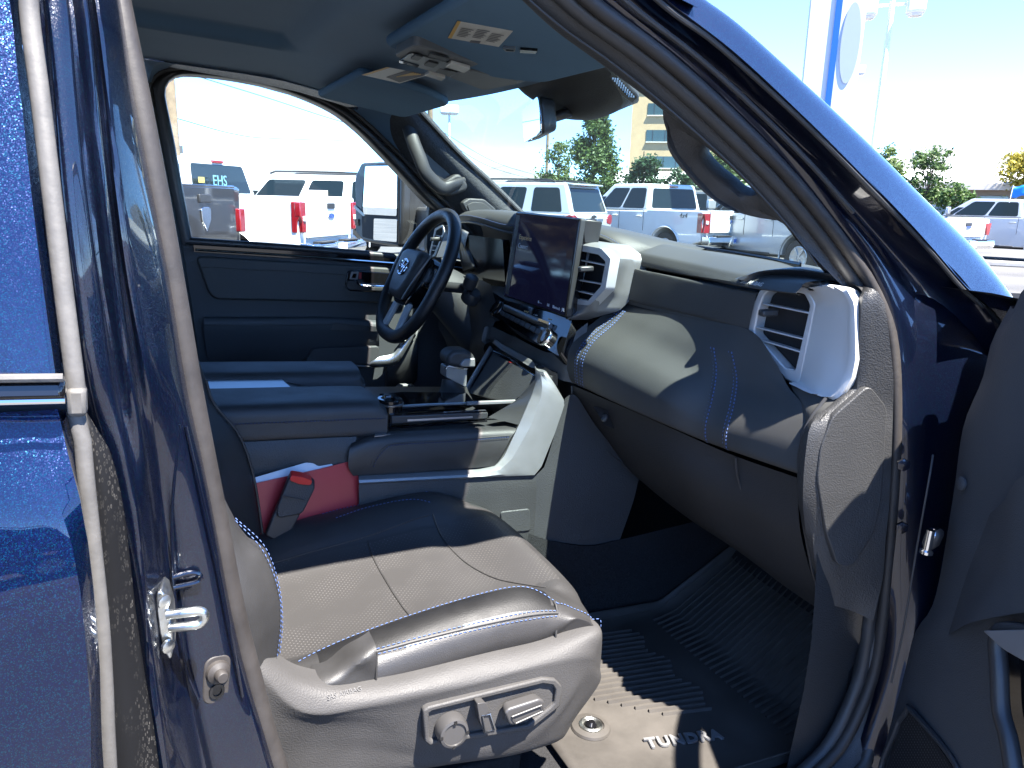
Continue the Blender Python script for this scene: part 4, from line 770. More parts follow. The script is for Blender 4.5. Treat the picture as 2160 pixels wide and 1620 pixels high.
fo2 = [CV(*p) for p in ((1216, 515), (1268, 524), (1288, 545), (1277, 610), (1243, 645), (1196, 640))]
fi2 = [CV(*p) for p in ((1226, 530), (1262, 537), (1277, 552), (1267, 604), (1240, 634), (1204, 628))]
cv = vent((fo2, fi2), None, [(CV(1214, 547), CV(1278, 560)), (CV(1204, 588), CV(1272, 600)), (CV(1204, 611), CV(1258, 623))], 0, '', CV(1252, 568) + Vector((-.018, 0, 0)))
o_c = [CV(*p) for p in ((1216, 515), (1268, 524), (1288, 545), (1277, 610), (1243, 645), (1200, 664))]
e_c = [U(1222, 505, y=-.13), U(1283, 514, y=-.205), U(1328, 548, y=-.235), U(1300, 620, y=-.23), U(1262, 655, y=-.22), U(1195, 674, y=-.17)]
loft('vent_surround', [o_c, [p.lerp(q, .5) + Vector((-.004, -.004, 0)) for p, q in zip(o_c, e_c)], e_c, [p + Vector((.05, .0, 0)) for p in e_c]], 'silver', cv, n=36, m=18, straight=True)
loft('vent_lower_corner', [[CV(1196, 640), CV(1193, 670)], [CV(1243, 645), CV(1200, 668)]], 'silver', cv, n=5)
DV = lambda q, w: U(q, w, x=.80)
fo3 = [DV(*p) for p in ((917, 482), (934, 474), (938, 490), (918, 540), (904, 545), (906, 530))]
fi3 = [DV(*p) for p in ((920, 486), (932, 479), (934, 490), (915, 536), (908, 539), (910, 528))]
dvv = vent((fo3, fi3), None, [(DV(918, 497), DV(932, 499)), (DV(912, 518), DV(926, 520)), (DV(909, 527), DV(921, 530))], 0, '', DV(928, 505) + Vector((-.015, 0, 0)))
loft('vent_surround', [YS((934, 474, .56), (938, 492, .56), (920, 542, .57)), YS((966, 480, .50), (976, 500, .48), (970, 545, .47)), YS((990, 490, .46), (985, 500, .45), (972, 560, .45))], 'silver', dvv, n=10, m=10)
# ---------------------------------------------------------------- touch screen
sc = part('touchscreen')
S = [U(1088, 447, x=.803), U(1222, 462, x=.792), U(1192, 667, x=.780), U(1062, 624, x=.796)]
sr = (S[1] - S[0]).normalized(); su = (S[0] - S[3]).normalized(); sn = sr.cross(su).normalized()
if sn.x > 0: sn = -sn
SP_ = lambda u, v, o=.0004: S[0].lerp(S[1], u).lerp(S[3].lerp(S[2], u), v) + sn * o
prism('screen_body', rnd(S, .006), -sn * .03, 'gloss_black', sc, bevel=.002)
prism('screen_frame', rnd([S[0] + (su - sr) * .002, S[1] + (su + sr) * .002, S[2] + (sr - su) * .002, S[3] - (sr + su) * .002], .006) and [p - sn * .003 for p in rnd([S[0] + (su - sr) * .002, S[1] + (su + sr) * .002, S[2] + (sr - su) * .002, S[3] - (sr + su) * .002], .006)], -sn * .012, 'plastic_smooth', sc, bevel=.002)
prism('display', [SP_(.012, .015), SP_(.988, .015), SP_(.988, .985), SP_(.012, .985)], sn * .0004, 'display', sc)
prism('screen_side', [S[1] - sn * .006, U(1246, 463, x=.815), U(1236, 514, x=.812), U(1212, 512, x=.795)], -sn * .03, 'plastic_smooth', sc, bevel=.003)
SP = lambda u, v, o=.0012: S[0].lerp(S[1], u).lerp(S[3].lerp(S[2], u), v) + sn * o
prism('status_bar', [SP(.03, .03), SP(.10, .035), SP(.10, .97), SP(.03, .965)], sn * .0004, 'bar_grey' if 'bar_grey' in MAT else 'plastic', sc)
text('screen_text', 'Experience', SP(.14, .30), sr, su, .016, 'amber_mark', sc); text('screen_text', 'Connect', SP(.14, .40), sr, su, .016, 'white_mark', sc)
for k, s_ in enumerate(('0 –––', 'hifi', 'Bluetooth', 'JBL')): text('screen_text', s_, SP((.60, .74, .82, .95)[k], .955), sr, su, .009, 'white_mark', sc)
for k in range(5): prism('status_icon', [SP(.05, .18 + k * .15, .002), SP(.08, .18 + k * .15, .002), SP(.08, .2 + k * .15, .002), SP(.05, .2 + k * .15, .002)], sn * .0003, 'seal_grey', sc)
# ---------------------------------------------------------------- climate panel under the screen
cpn = part('climate_panel')
ca, cb, cc, cd = U(1062, 634, y=.16), U(1196, 676, y=-.165), U(1170, 742, y=-.16), U(1036, 662, y=.17)
CPT = lambda u, v, o=0: ca.lerp(cb, u).lerp(cd.lerp(cc, u), v) + Vector((-.6, 0, .8)) * o
prism('panel_face', rnd([CPT(-.03, -.05), CPT(1.06, -.1), CPT(1.08, 1.05), CPT(-.03, 1.05)], .015), (.02, 0, -.025), 'gloss_black', cpn)
kd = Vector((-.8, 0, .5))
lathe('volume_knob', U(1052, 655, y=.165), kd, [(.021, -.006), (.021, .012), (.018, .014), (.017, .0135)], 'gloss_black', cpn, n=28)
lathe('knob_ring', U(1052, 655, y=.165) + kd.normalized() * .004, kd, [(.0216, 0), (.0216, .003), (.021, .004)], 'silver_dark', cpn, n=28)
lathe('tune_knob', U(1158, 716, y=-.155), kd, [(.02, -.006), (.02, .016), (.017, .018), (.016, .0175)], 'gloss_black', cpn, n=28)
lathe('knob_ring', U(1158, 716, y=-.155) + kd.normalized() * .008, kd, [(.0208, 0), (.0208, .006), (.02, .007)], 'chrome', cpn, n=28)
tube('temp_bar', [CPT(.14, .42, .006), CPT(.5, .42, .006), CPT(.86, .40, .006)], .008, 'silver_dark', cpn, n=10, steps=14, ry=.6)
prism('temp_bar_lit_end', rnd([CPT(.70, .34, .014), CPT(.86, .32, .014), CPT(.86, .47, .014), CPT(.70, .48, .014)], .004), Vector((.3, 0, -.4)) * .012, 'chrome', cpn, bevel=.002)
for k in range(9): prism('climate_button', rnd([CPT(.12 + k * .082, .60, .004), CPT(.19 + k * .082, .60, .004), CPT(.19 + k * .082, .80, .004), CPT(.12 + k * .082, .80, .004)], .002), Vector((.3, 0, -.4)) * .008, 'plastic_smooth', cpn, bevel=.001)
text('temp_display', 'LO', CPT(.40, .2, .001), cb - ca, (.7, 0, .7), .018, 'amber_mark', cpn); text('temp_display', 'Lo', CPT(.76, .16, .001), cb - ca, (.7, 0, .7), .018, 'amber_mark', cpn)
text('mode_display', 'Mo', CPT(.55, .2, .001), cb - ca, (.7, 0, .7), .014, 'white_mark', cpn)
loft('stack_wrap', [YS((1022, 690, .19), (1040, 690, .17), (1100, 718, .02), (1150, 742, -.12), (1176, 740, -.16), (1200, 712, -.18), (1240, 680, -.19)), YS((1018, 705, .19), (1038, 702, .17), (1098, 732, .02), (1148, 757, -.12), (1178, 757, -.165), (1205, 735, -.185), (1236, 712, -.195)),
    YS((1016, 720, .19), (1036, 716, .17), (1096, 745, .02), (1144, 772, -.12), (1178, 790, -.17), (1200, 780, -.188), (1222, 760, -.2)), YS((1024, 726, .19), (1042, 722, .17), (1100, 750, .02), (1150, 780, -.13), (1180, 800, -.175), (1202, 806, -.19), (1222, 812, -.2))], 'dash_wrap', cpn, n=50, m=24)
# ---------------------------------------------------------------- steering wheel, column, stalk
sw = part('steering_wheel')
wc = U(880, 581, y=.39); wn_ = Vector((-.915, 0, .403)).normalized(); wu = Vector((.403, 0, .915)).normalized(); wr = Vector((0, -1, 0))
def WP(a, b, d=0): return wc + wr * a * .178 + wu * b * .178 + wn_ * d
rim = []
for k in range(64):
    a = 2 * math.pi * k / 64; c_, s_ = math.cos(a), math.sin(a)
    e_ = 2.5
    rr = (abs(c_) ** e_ + abs(s_) ** e_) ** (-1 / e_) * .98 if s_ < 0 else 1
    rim.append(WP(c_ * rr, s_ * min(rr, 1.02)))
tube('rim', rim, .0168, 'leather_wheel', sw, n=16, closed=True, ry=1.08, up=wn_)
prism('hub', rnd([WP(a, b, .014) for a, b in ((-.5, .36), (.5, .36), (.46, -.1), (.3, -.46), (-.3, -.46), (-.46, -.1))], .03, 5), wn_ * .03, 'leather_soft', sw, taper=.86, bevel=.012, bseg=3)
prism('hub_base', rnd([WP(a, b, -.02) for a, b in ((-.62, .3), (.62, .3), (.6, -.16), (.3, -.5), (-.3, -.5), (-.6, -.16))], .03, 5), wn_ * .036, 'gloss_black', sw, bevel=.006)
for s_ in (-1, 1):
    prism('spoke', rnd([WP(s_ * a, b, -.012) for a, b in ((.5, .22), (.95, .10), (.95, -.14), (.5, -.12))], .01), wn_ * .022, 'gloss_black', sw, bevel=.005)
    prism('spoke_buttons', rnd([WP(s_ * a, b, .008) for a, b in ((.54, .16), (.74, .10), (.74, -.08), (.54, -.06))], .008), wn_ * .008, 'plastic_smooth', sw, bevel=.003)
    prism('lower_spoke', rnd([WP(s_ * a, b, -.006) for a, b in ((.20, -.42), (.34, -.38), (.42, -.90), (.28, -.92))], .006), wn_ * .014, 'silver_bright', sw, bevel=.004)
    tube('hub_trim', [WP(s_ * .52, .33, .02), WP(s_ * .5, .0, .03), WP(s_ * .34, -.42, .03)], .003, 'silver_dark', sw, n=6, steps=12)
eo_ = WP(0, .02, .045)
def ell(ra, rb, cx=0, cy=0, n=28, d=.0): return [eo_ + wr * (cx + ra * math.cos(2 * math.pi * i / n)) + wu * (cy + rb * math.sin(2 * math.pi * i / n)) + wn_ * d for i in range(n)]
tube('emblem', ell(.031, .022), .0022, 'chrome', sw, n=8, closed=True, up=wn_); tube('emblem', ell(.0085, .0195), .0019, 'chrome', sw, n=8, closed=True, up=wn_)
tube('emblem', ell(.0215, .0085, 0, .0105), .0019, 'chrome', sw, n=8, closed=True, up=wn_)
for c in (WP(.78, .62), WP(-.78, .62)): pass
cl = tube('steering_column', [wc - wn_ * .01, wc - wn_ * .06, wc - wn_ * .12 + Vector((0, 0, -.01)), wc - wn_ * .26 + Vector((0, 0, -.05))], (.05, .1), 'plastic', truck, n=20, steps=12)
st = [wc - wn_ * .05 + Vector((0, -.05, 0)), U(985, 608, y=.27), U(988, 596, y=.24), U(990, 585, y=.22)]
tube('wiper_stalk', st[:3], (.013, .014), 'plastic_smooth', cl, n=12, steps=8); lathe('stalk_tip', U(988, 606, y=.235), Vector((.1, -.45, .9)), [(.016, 0), (.0175, .012), (.017, .03), (.012, .034)], 'plastic_smooth', cl, n=18)
lathe('stalk_collar', U(990, 632, y=.26), Vector((.1, -.6, .7)), [(.024, 0), (.024, .02), (.018, .03)], 'plastic_smooth', cl, n=18)
loft('lower_dash', [YS((905, 640, .50), (960, 585, .40), (1010, 590, .28), (1035, 600, .2)), YS((925, 660, .44), (975, 640, .35), (1015, 650, .24), (1048, 660, .18)), YS((925, 690, .44), (985, 700, .35), (1010, 705, .24), (1030, 710, .18)), YS((940, 720, .46), (985, 740, .38), (1000, 730, .28), (1020, 735, .2)), YS((955, 770, .55), (990, 770, .45), (1010, 760, .3), (1025, 750, .2))], 'plastic', cl, n=20, m=24)
# ---------------------------------------------------------------- centre console
cs = part('center_console')
cy0 = -.20
loft('console_side', [Y(-.185, (440, 930), (520, 932), (640, 926), (752, 921)), Y(-.192, (440, 950), (520, 952), (640, 945), (750, 938)), Y(-.195, (440, 1060), (540, 1060), (640, 1050), (760, 1010)), Y(-.2, (440, 1200), (540, 1200), (640, 1200), (760, 1150))], 'plastic_grain', cs, n=12, m=14)
al_ = [[Vector((x, yy, z)) for x in (-.25, 0, .2, .37, .40, .405)] for yy, z in ((-.002, 1.09), (-.002, 1.112), (-.012, 1.124), (-.05, 1.13), (-.13, 1.133), (-.168, 1.13), (-.182, 1.118), (-.184, 1.09), (-.184, 1.068), (-.175, 1.062))]
for l in al_: l[-1].z = 1.062 + (l[-1].z - 1.062) * .8; l[-2].z -= .004
arm1 = loft('armrest_lid', al_, 'leather_soft', cs, n=40, m=40, face_cam=False)
prism('armrest_front', [l[-1] for l in al_], (.004, 0, 0), 'leather_soft', cs)
stitch('armrest_stitching', [Vector((x, -.1855, 1.101)) for x in (-.1, .1, .3, .4)], cs, 'thread_dark', pitch=.0065); stitch('armrest_stitching', [Vector((.4075, yy, 1.1)) for yy in (-.18, -.1, -.01)], cs, 'thread_dark', pitch=.0065, nrm=(-.5, -.5, .5))
tube('armrest_seam', [Vector((x, -.1845, 1.1)) for x in (-.1, .1, .3, .405)], .0012, 'seal_dark', cs, n=6)
al2 = [[Vector((x, yy, z)) for x in (-.25, 0, .2, .40, .425, .43)] for yy, z in ((.085, 1.05), (.085, 1.09), (.09, 1.118), (.105, 1.13), (.15, 1.135), (.2, 1.133), (.215, 1.12), (.22, 1.07))]
for l in al2: l[-1].z = 1.06 + (l[-1].z - 1.06) * .75
loft('armrest_lid', al2, 'leather_soft', cs, n=36, m=34, face_cam=False)
prism('armrest_front', [l[-1] for l in al2], (.004, 0, 0), 'leather_soft', cs)
prism('lid_trim', [Vector((-.25, 0, 1.116)), Vector((.262, 0, 1.116)), Vector((.252, .09, 1.118)), Vector((-.25, .09, 1.118))], (0, 0, -.006), 'brushed', cs, bevel=.001)
prism('lid_inner', [Vector((.262, 0, 1.113)), Vector((.40, 0, 1.08)), Vector((.40, .09, 1.08)), Vector((.255, .09, 1.113))], (0, 0, -.01), 'plastic_smooth', cs)
# padded cheek with stitched panel, cup-holder tray, shifter surround
pdl = [Y(-.175, (742, 930), (800, 912), (900, 906), (1000, 902), (1092, 897)), Y(-.195, (740, 938), (790, 922), (900, 914), (1000, 909), (1090, 905)), Y(-.205, (736, 955), (780, 940), (900, 930), (1000, 924), (1080, 920)), Y(-.207, (735, 985), (770, 975), (900, 962), (1000, 955), (1064, 950)), Y(-.202, (745, 1004), (770, 1002), (900, 994), (1000, 987), (1045, 982))]
loft('console_pad', pdl, 'leather', cs, n=30, m=24)
stitch('console_stitching', Y(-.2085, (788, 985), (795, 968), (818, 944), (840, 938), (960, 931), (1075, 922)), cs, 'thread_dark', pitch=.0058); tube('console_seam', Y(-.2065, (782, 985), (790, 965), (815, 941), (838, 935), (960, 928), (1075, 919)), .0011, 'seal_dark', cs, n=6, steps=30)
trayz = 1.085
def T_(z, *p): return [U(a, b, z=z) for a, b in p]
prism('console_top', [Vector(p) for p in ((.28, -.176, 1.068), (.69, -.176, 1.064), (.74, -.14, 1.064), (.74, .2, 1.064), (.28, .22, 1.068))], (0, 0, -.03), 'plastic_smooth', cs)
prism('gloss_strip', T_(1.0705, (790, 920), (824, 916), (806, 888), (798, 890)), (0, 0, -.002), 'brushed', cs)
prism('tray_side', [U(824, 893, y=-.15), U(1027, 882, y=-.15), U(1027, 868, y=-.15), U(824, 876, y=-.15)], (0, -.006, 0), 'plastic_smooth', cs, bevel=.002)
ring('tray_rim', [U(822, 905, y=-.155), U(1028, 890, y=-.155), U(1026, 866, y=-.155), U(824, 876, y=-.155)], [U(826, 901, y=-.155), U(1024, 887, y=-.155), U(1022, 869, y=-.155), U(828, 879, y=-.155)], (0, .008, 0), 'gloss_black', cs)
prism('tray_bar', [U(860, 885, y=-.158), U(997, 878, y=-.158), U(997, 881.5, y=-.158), U(860, 889, y=-.158)], (0, .002, 0), 'brushed', cs)
prism('shift_plate', T_(1.10, (806, 862), (990, 850), (1000, 846), (985, 828), (852, 826), (800, 830)), (0, 0, -.012), 'gloss_black', cs, bevel=.002)
tube('plate_edge', T_(1.104, (800, 860), (900, 854), (985, 851)), .003, 'brushed', cs, n=6); tube('plate_edge', T_(1.108, (984, 851), (1086, 847)), .0045, 'silver', cs, n=6)
loft('bin_wall', [T_(1.105, (985, 851), (1086, 847)), T_(1.04, (1012, 866), (1100, 905))], 'plastic_smooth', cs, n=6)
dk = lathe('drive_mode_dial', U(822, 846, z=1.118), (0, 0, 1), [(.026, -.02), (.026, .004), (.024, .006), (.018, .006), (.017, .003)], 'gloss_black', cs, n=28)
tube('dial_grip', [U(822, 846, z=1.118) + Vector((math.cos(a) * .0265, math.sin(a) * .0265, -.004)) for a in [2 * math.pi * k / 24 for k in range(24)]], .0025, 'silver_dark', cs, n=6, closed=True)
# shifter
sh = part('gear_shifter')
kb = [U(948, 765, y=.05), U(948, 745, y=.05)]
loft('shift_boot', [[U(q, w, y=yy) for q, w, yy in ((886, 850, .06), (905, 856, .0), (960, 852, -.04), (990, 846, -.02), (990, 838, .08), (930, 838, .1))],
                    [U(q, w, y=yy) for q, w, yy in ((902, 838, .06), (912, 842, .02), (955, 838, -.01), (985, 832, 0), (985, 828, .07), (940, 828, .09))],
                    [U(q, w, y=yy) for q, w, yy in ((926, 825, .06), (930, 830, .04), (958, 826, .01), (982, 818, .02), (980, 815, .06), (945, 815, .08))],
                    [U(q, w, y=yy) for q, w, yy in ((934, 798, .06), (936, 800, .04), (955, 803, .03), (980, 818, .03), (980, 812, .055), (945, 800, .07))]], 'leather_soft', sh, n=32, m=16, cyc=True)
prism('shift_stem', rnd(Y(.035, (942, 772), (986, 778), (984, 818), (940, 796)), .006), (0, .04, 0), 'silver', sh, bevel=.004)
prism('shift_knob', rnd(Y(.028, (944, 752), (957, 740), (988, 738), (1004, 752), (1004, 774), (975, 776), (944, 770)), .012, 4), (0, .06, 0), 'leather_soft', sh, bevel=.01, bseg=3)
prism('knob_trim', rnd(Y(.024, (970, 770), (978, 758), (1003, 755), (1003, 775), (974, 774)), .005), (0, .05, 0), 'silver', sh, bevel=.004)
tube('knob_collar', Y(.03, (940, 778), (945, 772), (960, 775), (985, 778)), .003, 'chrome', sh, n=6, steps=10)
# silver trim that frames the lower stack and runs back along the console
tr_ = part('console_trim')
fi_ = YS((1044, 716, .13), (1062, 728, .10), (1098, 748, .0), (1126, 764, -.12), (1133, 782, -.18), (1132, 805, -.195), (1128, 820, -.2), (1094, 898, -.203), (1064, 962, -.205), (1045, 984, -.206), (1010, 992, -.206), (757, 1006, -.206))
fm_ = YS((1042, 720, .13), (1060, 733, .10), (1095, 754, .0), (1124, 770, -.125), (1140, 786, -.20), (1144, 812, -.215), (1142, 836, -.217), (1116, 905, -.217), (1080, 968, -.217), (1056, 990, -.217), (1015, 1000, -.217), (757, 1013, -.217))
fo_ = YS((1038, 722, .14), (1056, 737, .10), (1092, 758, .0), (1120, 775, -.125), (1150, 782, -.21), (1170, 812, -.216), (1192, 850, -.22), (1170, 915, -.22), (1142, 985, -.219), (1128, 1002, -.219), (1040, 1006, -.218), (757, 1022, -.216))
ot_ = [p + Vector((.012, .02, -.004)) for p in fo_]
loft('trim_bevel', [[p + Vector((.006, .02, 0)) for p in fi_], fi_, fm_], 'silver', tr_, n=80, straight=True)
loft('trim_face', [fm_, [p.lerp(q, .5) + Vector((0, -.003, 0)) for p, q in zip(fm_, fo_)], fo_, ot_], 'silver', tr_, n=80, straight=True)
tube('far_trim', YS((1035, 735, .14), (1020, 760, .12), (985, 824, .10), (1000, 848, .09)), .009, 'silver', tr_, n=8, steps=16, ry=.5)
tb = part('storage_bin')
prism('bin_back', [U(1040, 745, y=.11), U(1126, 792, y=-.16), U(1130, 830, y=-.17), U(1090, 850, y=-.13), U(1030, 840, y=0), U(988, 828, y=.09)], (.02, 0, -.01), 'plastic', tb)
prism('device_slot', [U(1068, 770, y=.03) - Vector((.004, 0, 0)), U(1126, 795, y=-.14) - Vector((.004, 0, 0)), U(1095, 842, y=-.13) - Vector((.004, 0, 0)), U(1048, 838, y=0) - Vector((.004, 0, 0))], (.002, 0, 0), 'gloss_black', tb)
for k, (q, w) in enumerate(((1034, 770), (1024, 787), (1016, 806))):
    prism('usb_port', rnd([U(q - 5, w - 6, x=.765), U(q + 6, w - 2, x=.765), U(q + 2, w + 7, x=.765), U(q - 8, w + 3, x=.765)], .002), (.003, 0, 0), 'gloss_black', tb, bevel=.001)
prism('usb_mark', [U(1115, 834, y=-.12), U(1122, 831, y=-.12), U(1121, 839, y=-.12), U(1114, 842, y=-.12)], (.002, 0, 0), 'usb_yellow', tb)
tube('bin_bar', YS((1044, 742, .10), (1080, 760, .02), (1100, 777, -.04), (1130, 796, -.15)), .007, 'gloss_black', tb, n=10, steps=14)
tube('bar_sheen', YS((1094, 776, -.05), (1131, 797, -.155)), .0074, 'chrome', tb, n=10); tube('bar_red', YS((1062, 765, .04), (1080, 772, .0)), .0073, 'red_line', tb, n=8)
loft('bin_near_wall', [YS((1128, 800, -.19), (1126, 820, -.195), (1094, 896, -.198)), YS((1095, 842, -.14), (1060, 862, -.14), (1030, 880, -.15))], 'plastic_smooth', tb, n=10)
loft('bin_top', [[p + Vector((.004, 0, -.006)) for p in fi_[:6]], [p + Vector((.05, 0, -.01)) for p in fi_[:6]]], 'gloss_black', tb, n=16)
# dark side of the lower stack, footwell
ls = loft('lower_stack_side', [YS((1192, 840, -.215), (1215, 835, -.21), (1262, 905, -.212), (1350, 1005, -.218)), YS((1148, 985, -.212), (1180, 985, -.215), (1260, 1010, -.22), (1345, 1020, -.225)), YS((1128, 1004, -.21), (1160, 1060, -.215), (1240, 1100, -.22), (1335, 1060, -.225)), YS((1118, 1130, -.21), (1160, 1140, -.215), (1240, 1150, -.22), (1308, 1138, -.225))], 'plastic', truck, n=24, m=20)
loft('console_lower', [Y(-.212, (757, 1022), (900, 1014), (1040, 1006), (1130, 1002)), Y(-.215, (757, 1045), (900, 1040), (1040, 1030), (1132, 1030)), Y(-.215, (757, 1180), (900, 1180), (1040, 1160), (1125, 1150))], 'plastic_grain', ls, n=20, m=10)
prism('console_notch', rnd(Y(-.218, (1055, 1080), (1118, 1073), (1120, 1120), (1062, 1125)), .008), (0, .004, 0), 'plastic', ls, bevel=.002)
# ---------------------------------------------------------------- passenger seat
seat = part('passenger_seat')
xs_ = [.05, .15, .25, .35, .45, .52, .57, .61, .635, .64, .632]
def zc(x): return .87 + .06 * min(1, max(0, (x - .12) / .36)) if x < .5 else .93
prof = []
yl = [-.672, -.682, -.683, -.676, -.655, -.628, -.604, -.585, -.52, -.43, -.35, -.31, -.285, -.255, -.225, -.195, -.182, -.18]
rise = [-.03, -.005, .01, .03, .047, .05, .036, .012, .0, -.003, .0, .012, .03, .046, .05, .036, .01, -.04]
for k, (yy, rz) in enumerate(zip(yl, rise)):
    ln = []
    for x in (-.02, .08, .16, .25, .35, .44, .50):
        base = .862 + .045 * min(1, max(0, (x - .15) / .3))
        side = min(1, max(0, (x - .08) / .22)) if k < 8 else min(1, max(0, (x - .02) / .2))
        ln.append(Vector((x, yy, base + rz * (.35 + .65 * side))))
    c_ = min(1, abs(yy + .43) / .25)
    fx = .636 - .028 * c_ ** 3                       # front edge rounds off at both corners
    hz = .925 + .012 * (1 if -.6 < yy < -.24 else .4)
    e_ = max(0, rz) * .25
    if k in (0, 17): ln += [Vector((.55, yy, .88)), Vector((fx - .03, yy, .88)), Vector((fx - .02, yy, .875)), Vector((fx - .016, yy, .87)), Vector((fx - .016, yy, .85))]
    else: ln += [Vector((.55, yy, hz * .6 + ln[-1].z * .4 - .002)), Vector((fx - .045, yy, hz - .004)), Vector((fx - .012, yy, hz - .022)), Vector((fx, yy, .885)), Vector((fx - .006, yy, .85))]
    prof.append(ln)
SEG = lambda a, b: prof[a:b + 1]
SG = [cr([p[i] for p in [cr(l, 60) for l in prof]], 90) for i in range(60)]   # SG[i over x][j over y]
from mathutils.bvhtree import BVHTree
BV = BVHTree.FromPolygons([p for r in SG for p in r], [(i * 90 + j, i * 90 + j + 1, (i + 1) * 90 + j + 1, (i + 1) * 90 + j) for i in range(59) for j in range(89)])
def seatpt(x, yy, lift=.0):                           # point on the cushion
    h = BV.ray_cast(Vector((x, yy, 2)), Vector((0, 0, -1)))[0]
    if h is None: h = BV.find_nearest(Vector((x, yy, .93)))[0]
    return h + Vector((0, 0, lift))
def cushion():
    v = [p for r in SG for p in r]; f = []
    me = bpy.data.meshes.new('cushion'); nj = 90
    gro = [[(.347, -.585), (.347, -.30)], [(.475, -.285), (.482, -.36), (.49, -.43), (.51, -.50), (.53, -.545), (.56, -.60)], [(-.02, -.59), (.2, -.59), (.35, -.588), (.45, -.585), (.53, -.57)], [(-.02, -.3), (.2, -.3), (.35, -.297), (.475, -.285)]]
    G = [cr([Vector((a, b, 0)) for a, b in g], 60) for g in gro]
    for i in range(59):
        for j in range(nj - 1): f.append((i * nj + j, i * nj + j + 1, (i + 1) * nj + j + 1, (i + 1) * nj + j))
    me.from_pydata([tuple(p) for p in v], [], f)
    o = finish('cushion', me, 'leather', seat, ang=70, sub=1)
    for q in ('leather_perf', 'leather_dark', 'leather_side'): me.materials.append(MAT[q])
    for p in me.polygons:
        c = p.center
        if .15 < c.x < .60 and -.575 < c.y < -.305 and c.z > .86: p.material_index = 1
        elif .19 < c.x < .535 and -.670 < c.y < -.612: p.material_index = 2
        elif c.y < -.670: p.material_index = 3
    for g in G:
        ln = [seatpt(p.x, p.y, .0008) for p in g[::2]]
        tube('cushion_seam', ln, .0016, 'seal_dark', seat, n=6, steps=40)
    return o
cu = cushion()
nrm_up = (0, -.5, .85)
def sline(pts, n=30): return [seatpt(p.x, p.y, .001) for p in cr([Vector((a, b, 0)) for a, b in pts], n)]
for off in (0, .006):
    stitch('bolster_stitching', sline([(.245, -.659 - off), (.28, -.663 - off), (.36, -.668 - off), (.45, -.672 - off), (.535, -.672 - off)]), seat, pitch=.007, r=.00075)
tube('bolster_seam', sline([(.245, -.662), (.28, -.666), (.36, -.671), (.45, -.675), (.535, -.675)]), .0018, 'seal_dark', seat, n=6, steps=40)
stitch('bolster_stitching', sline([(.17, -.625), (.2, -.617), (.27, -.612), (.36, -.61), (.43, -.61), (.5, -.625), (.545, -.66)]), seat, pitch=.007, r=.00075)
stitch('front_stitching', sline([(.535, -.66), (.56, -.655), (.59, -.655), (.61, -.655)]) + [Vector((.622, -.66, .9)), Vector((.622, -.662, .872))], seat, pitch=.007, r=.00075)
tube('front_seam', [Vector((.528, -.684, .87)), Vector((.53, -.684, .9)), seatpt(.535, -.67, .001), seatpt(.537, -.655, .001)], .0016, 'seal_dark', seat, n=6, steps=16)
stitch('far_stitching', sline([(.28, -.225), (.34, -.21), (.42, -.205), (.49, -.215)]), seat, 'thread', pitch=.007, r=.00075); stitch('far_stitching', sline([(.30, -.25), (.36, -.24), (.44, -.245), (.48, -.262)]), seat, 'thread', pitch=.007, r=.00075)
# gathered corner at the rear of the bolster
gc = [[Vector((.175 + .085 * t, -.684 - .004 * math.sin(t * 3.1) - .003 * h * math.sin(t * 11 + h * 5), .868 + .062 * h * (.3 + .7 * t) + .0025 * h * math.sin(t * 9 + 1))) for t in [k / 10 for k in range(11)]] for h in (0, .25, .5, .75, 1)]
gc.append([p + Vector((0, .012, .006)) for p in gc[-1]]); gc.append([p + Vector((0, .03, .0)) for p in gc[-1]])
loft('gathered_corner', gc, 'leather', seat, n=30, m=20)
tube('gather_seam', [p + Vector((.0, -.001, 0)) for p in (gc[0][-1], gc[2][-1], gc[4][-1])], .0015, 'seal_dark', seat, n=6, steps=10)
# plastic side shield with the switch bezel
sy = -.69
top_l = YS((540, 1365, -.675), (640, 1432, -.685), (780, 1440, -.69), (1000, 1392, -.69), (1140, 1360, -.69), (1255, 1322, -.685), (1268, 1334, -.68))
m1 = YS((540, 1385, -.69), (640, 1455, -.70), (780, 1460, -.705), (1000, 1415, -.705), (1140, 1380, -.705), (1256, 1345, -.70), (1270, 1350, -.685))
m2 = YS((545, 1420, -.70), (645, 1500, -.712), (780, 1485, -.715), (1000, 1440, -.715), (1140, 1400, -.715), (1240, 1380, -.71), (1268, 1385, -.685))
m3 = YS((550, 1470, -.70), (645, 1512, -.71), (780, 1502, -.712), (890, 1490, -.712), (1140, 1415, -.716), (1235, 1400, -.71), (1266, 1410, -.685))
m4 = YS((560, 1540, -.697), (645, 1530, -.704), (780, 1530, -.706), (890, 1560, -.705), (1150, 1510, -.715), (1232, 1440, -.705), (1264, 1442, -.682))
m5 = YS((570, 1600, -.692), (645, 1570, -.698), (780, 1575, -.70), (900, 1592, -.70), (1080, 1580, -.71), (1182, 1535, -.70), (1215, 1512, -.68))
m6 = YS((580, 1680, -.68), (700, 1680, -.685), (800, 1640, -.688), (950, 1612, -.69), (1080, 1592, -.695), (1160, 1570, -.685), (1182, 1560, -.67))
m7 = [p + Vector((0, .05, -.01)) for p in m6]
sd = loft('side_shield', [[p + Vector((0, .03, 0)) for p in top_l], top_l, m1, m2, m3, m4, m5, m6, m7], 'seat_plastic', seat, n=70, m=60)
bz = lambda *p: Y(-.722, *p)
bo = bz((893, 1500), (905, 1492), (1145, 1432), (1172, 1434), (1186, 1448), (1182, 1490), (1168, 1502), (1120, 1540), (905, 1574), (896, 1565))
bi = bz((906, 1505), (914, 1500), (1146, 1443), (1166, 1446), (1172, 1455), (1170, 1484), (1160, 1494), (1114, 1530), (912, 1563), (906, 1556))
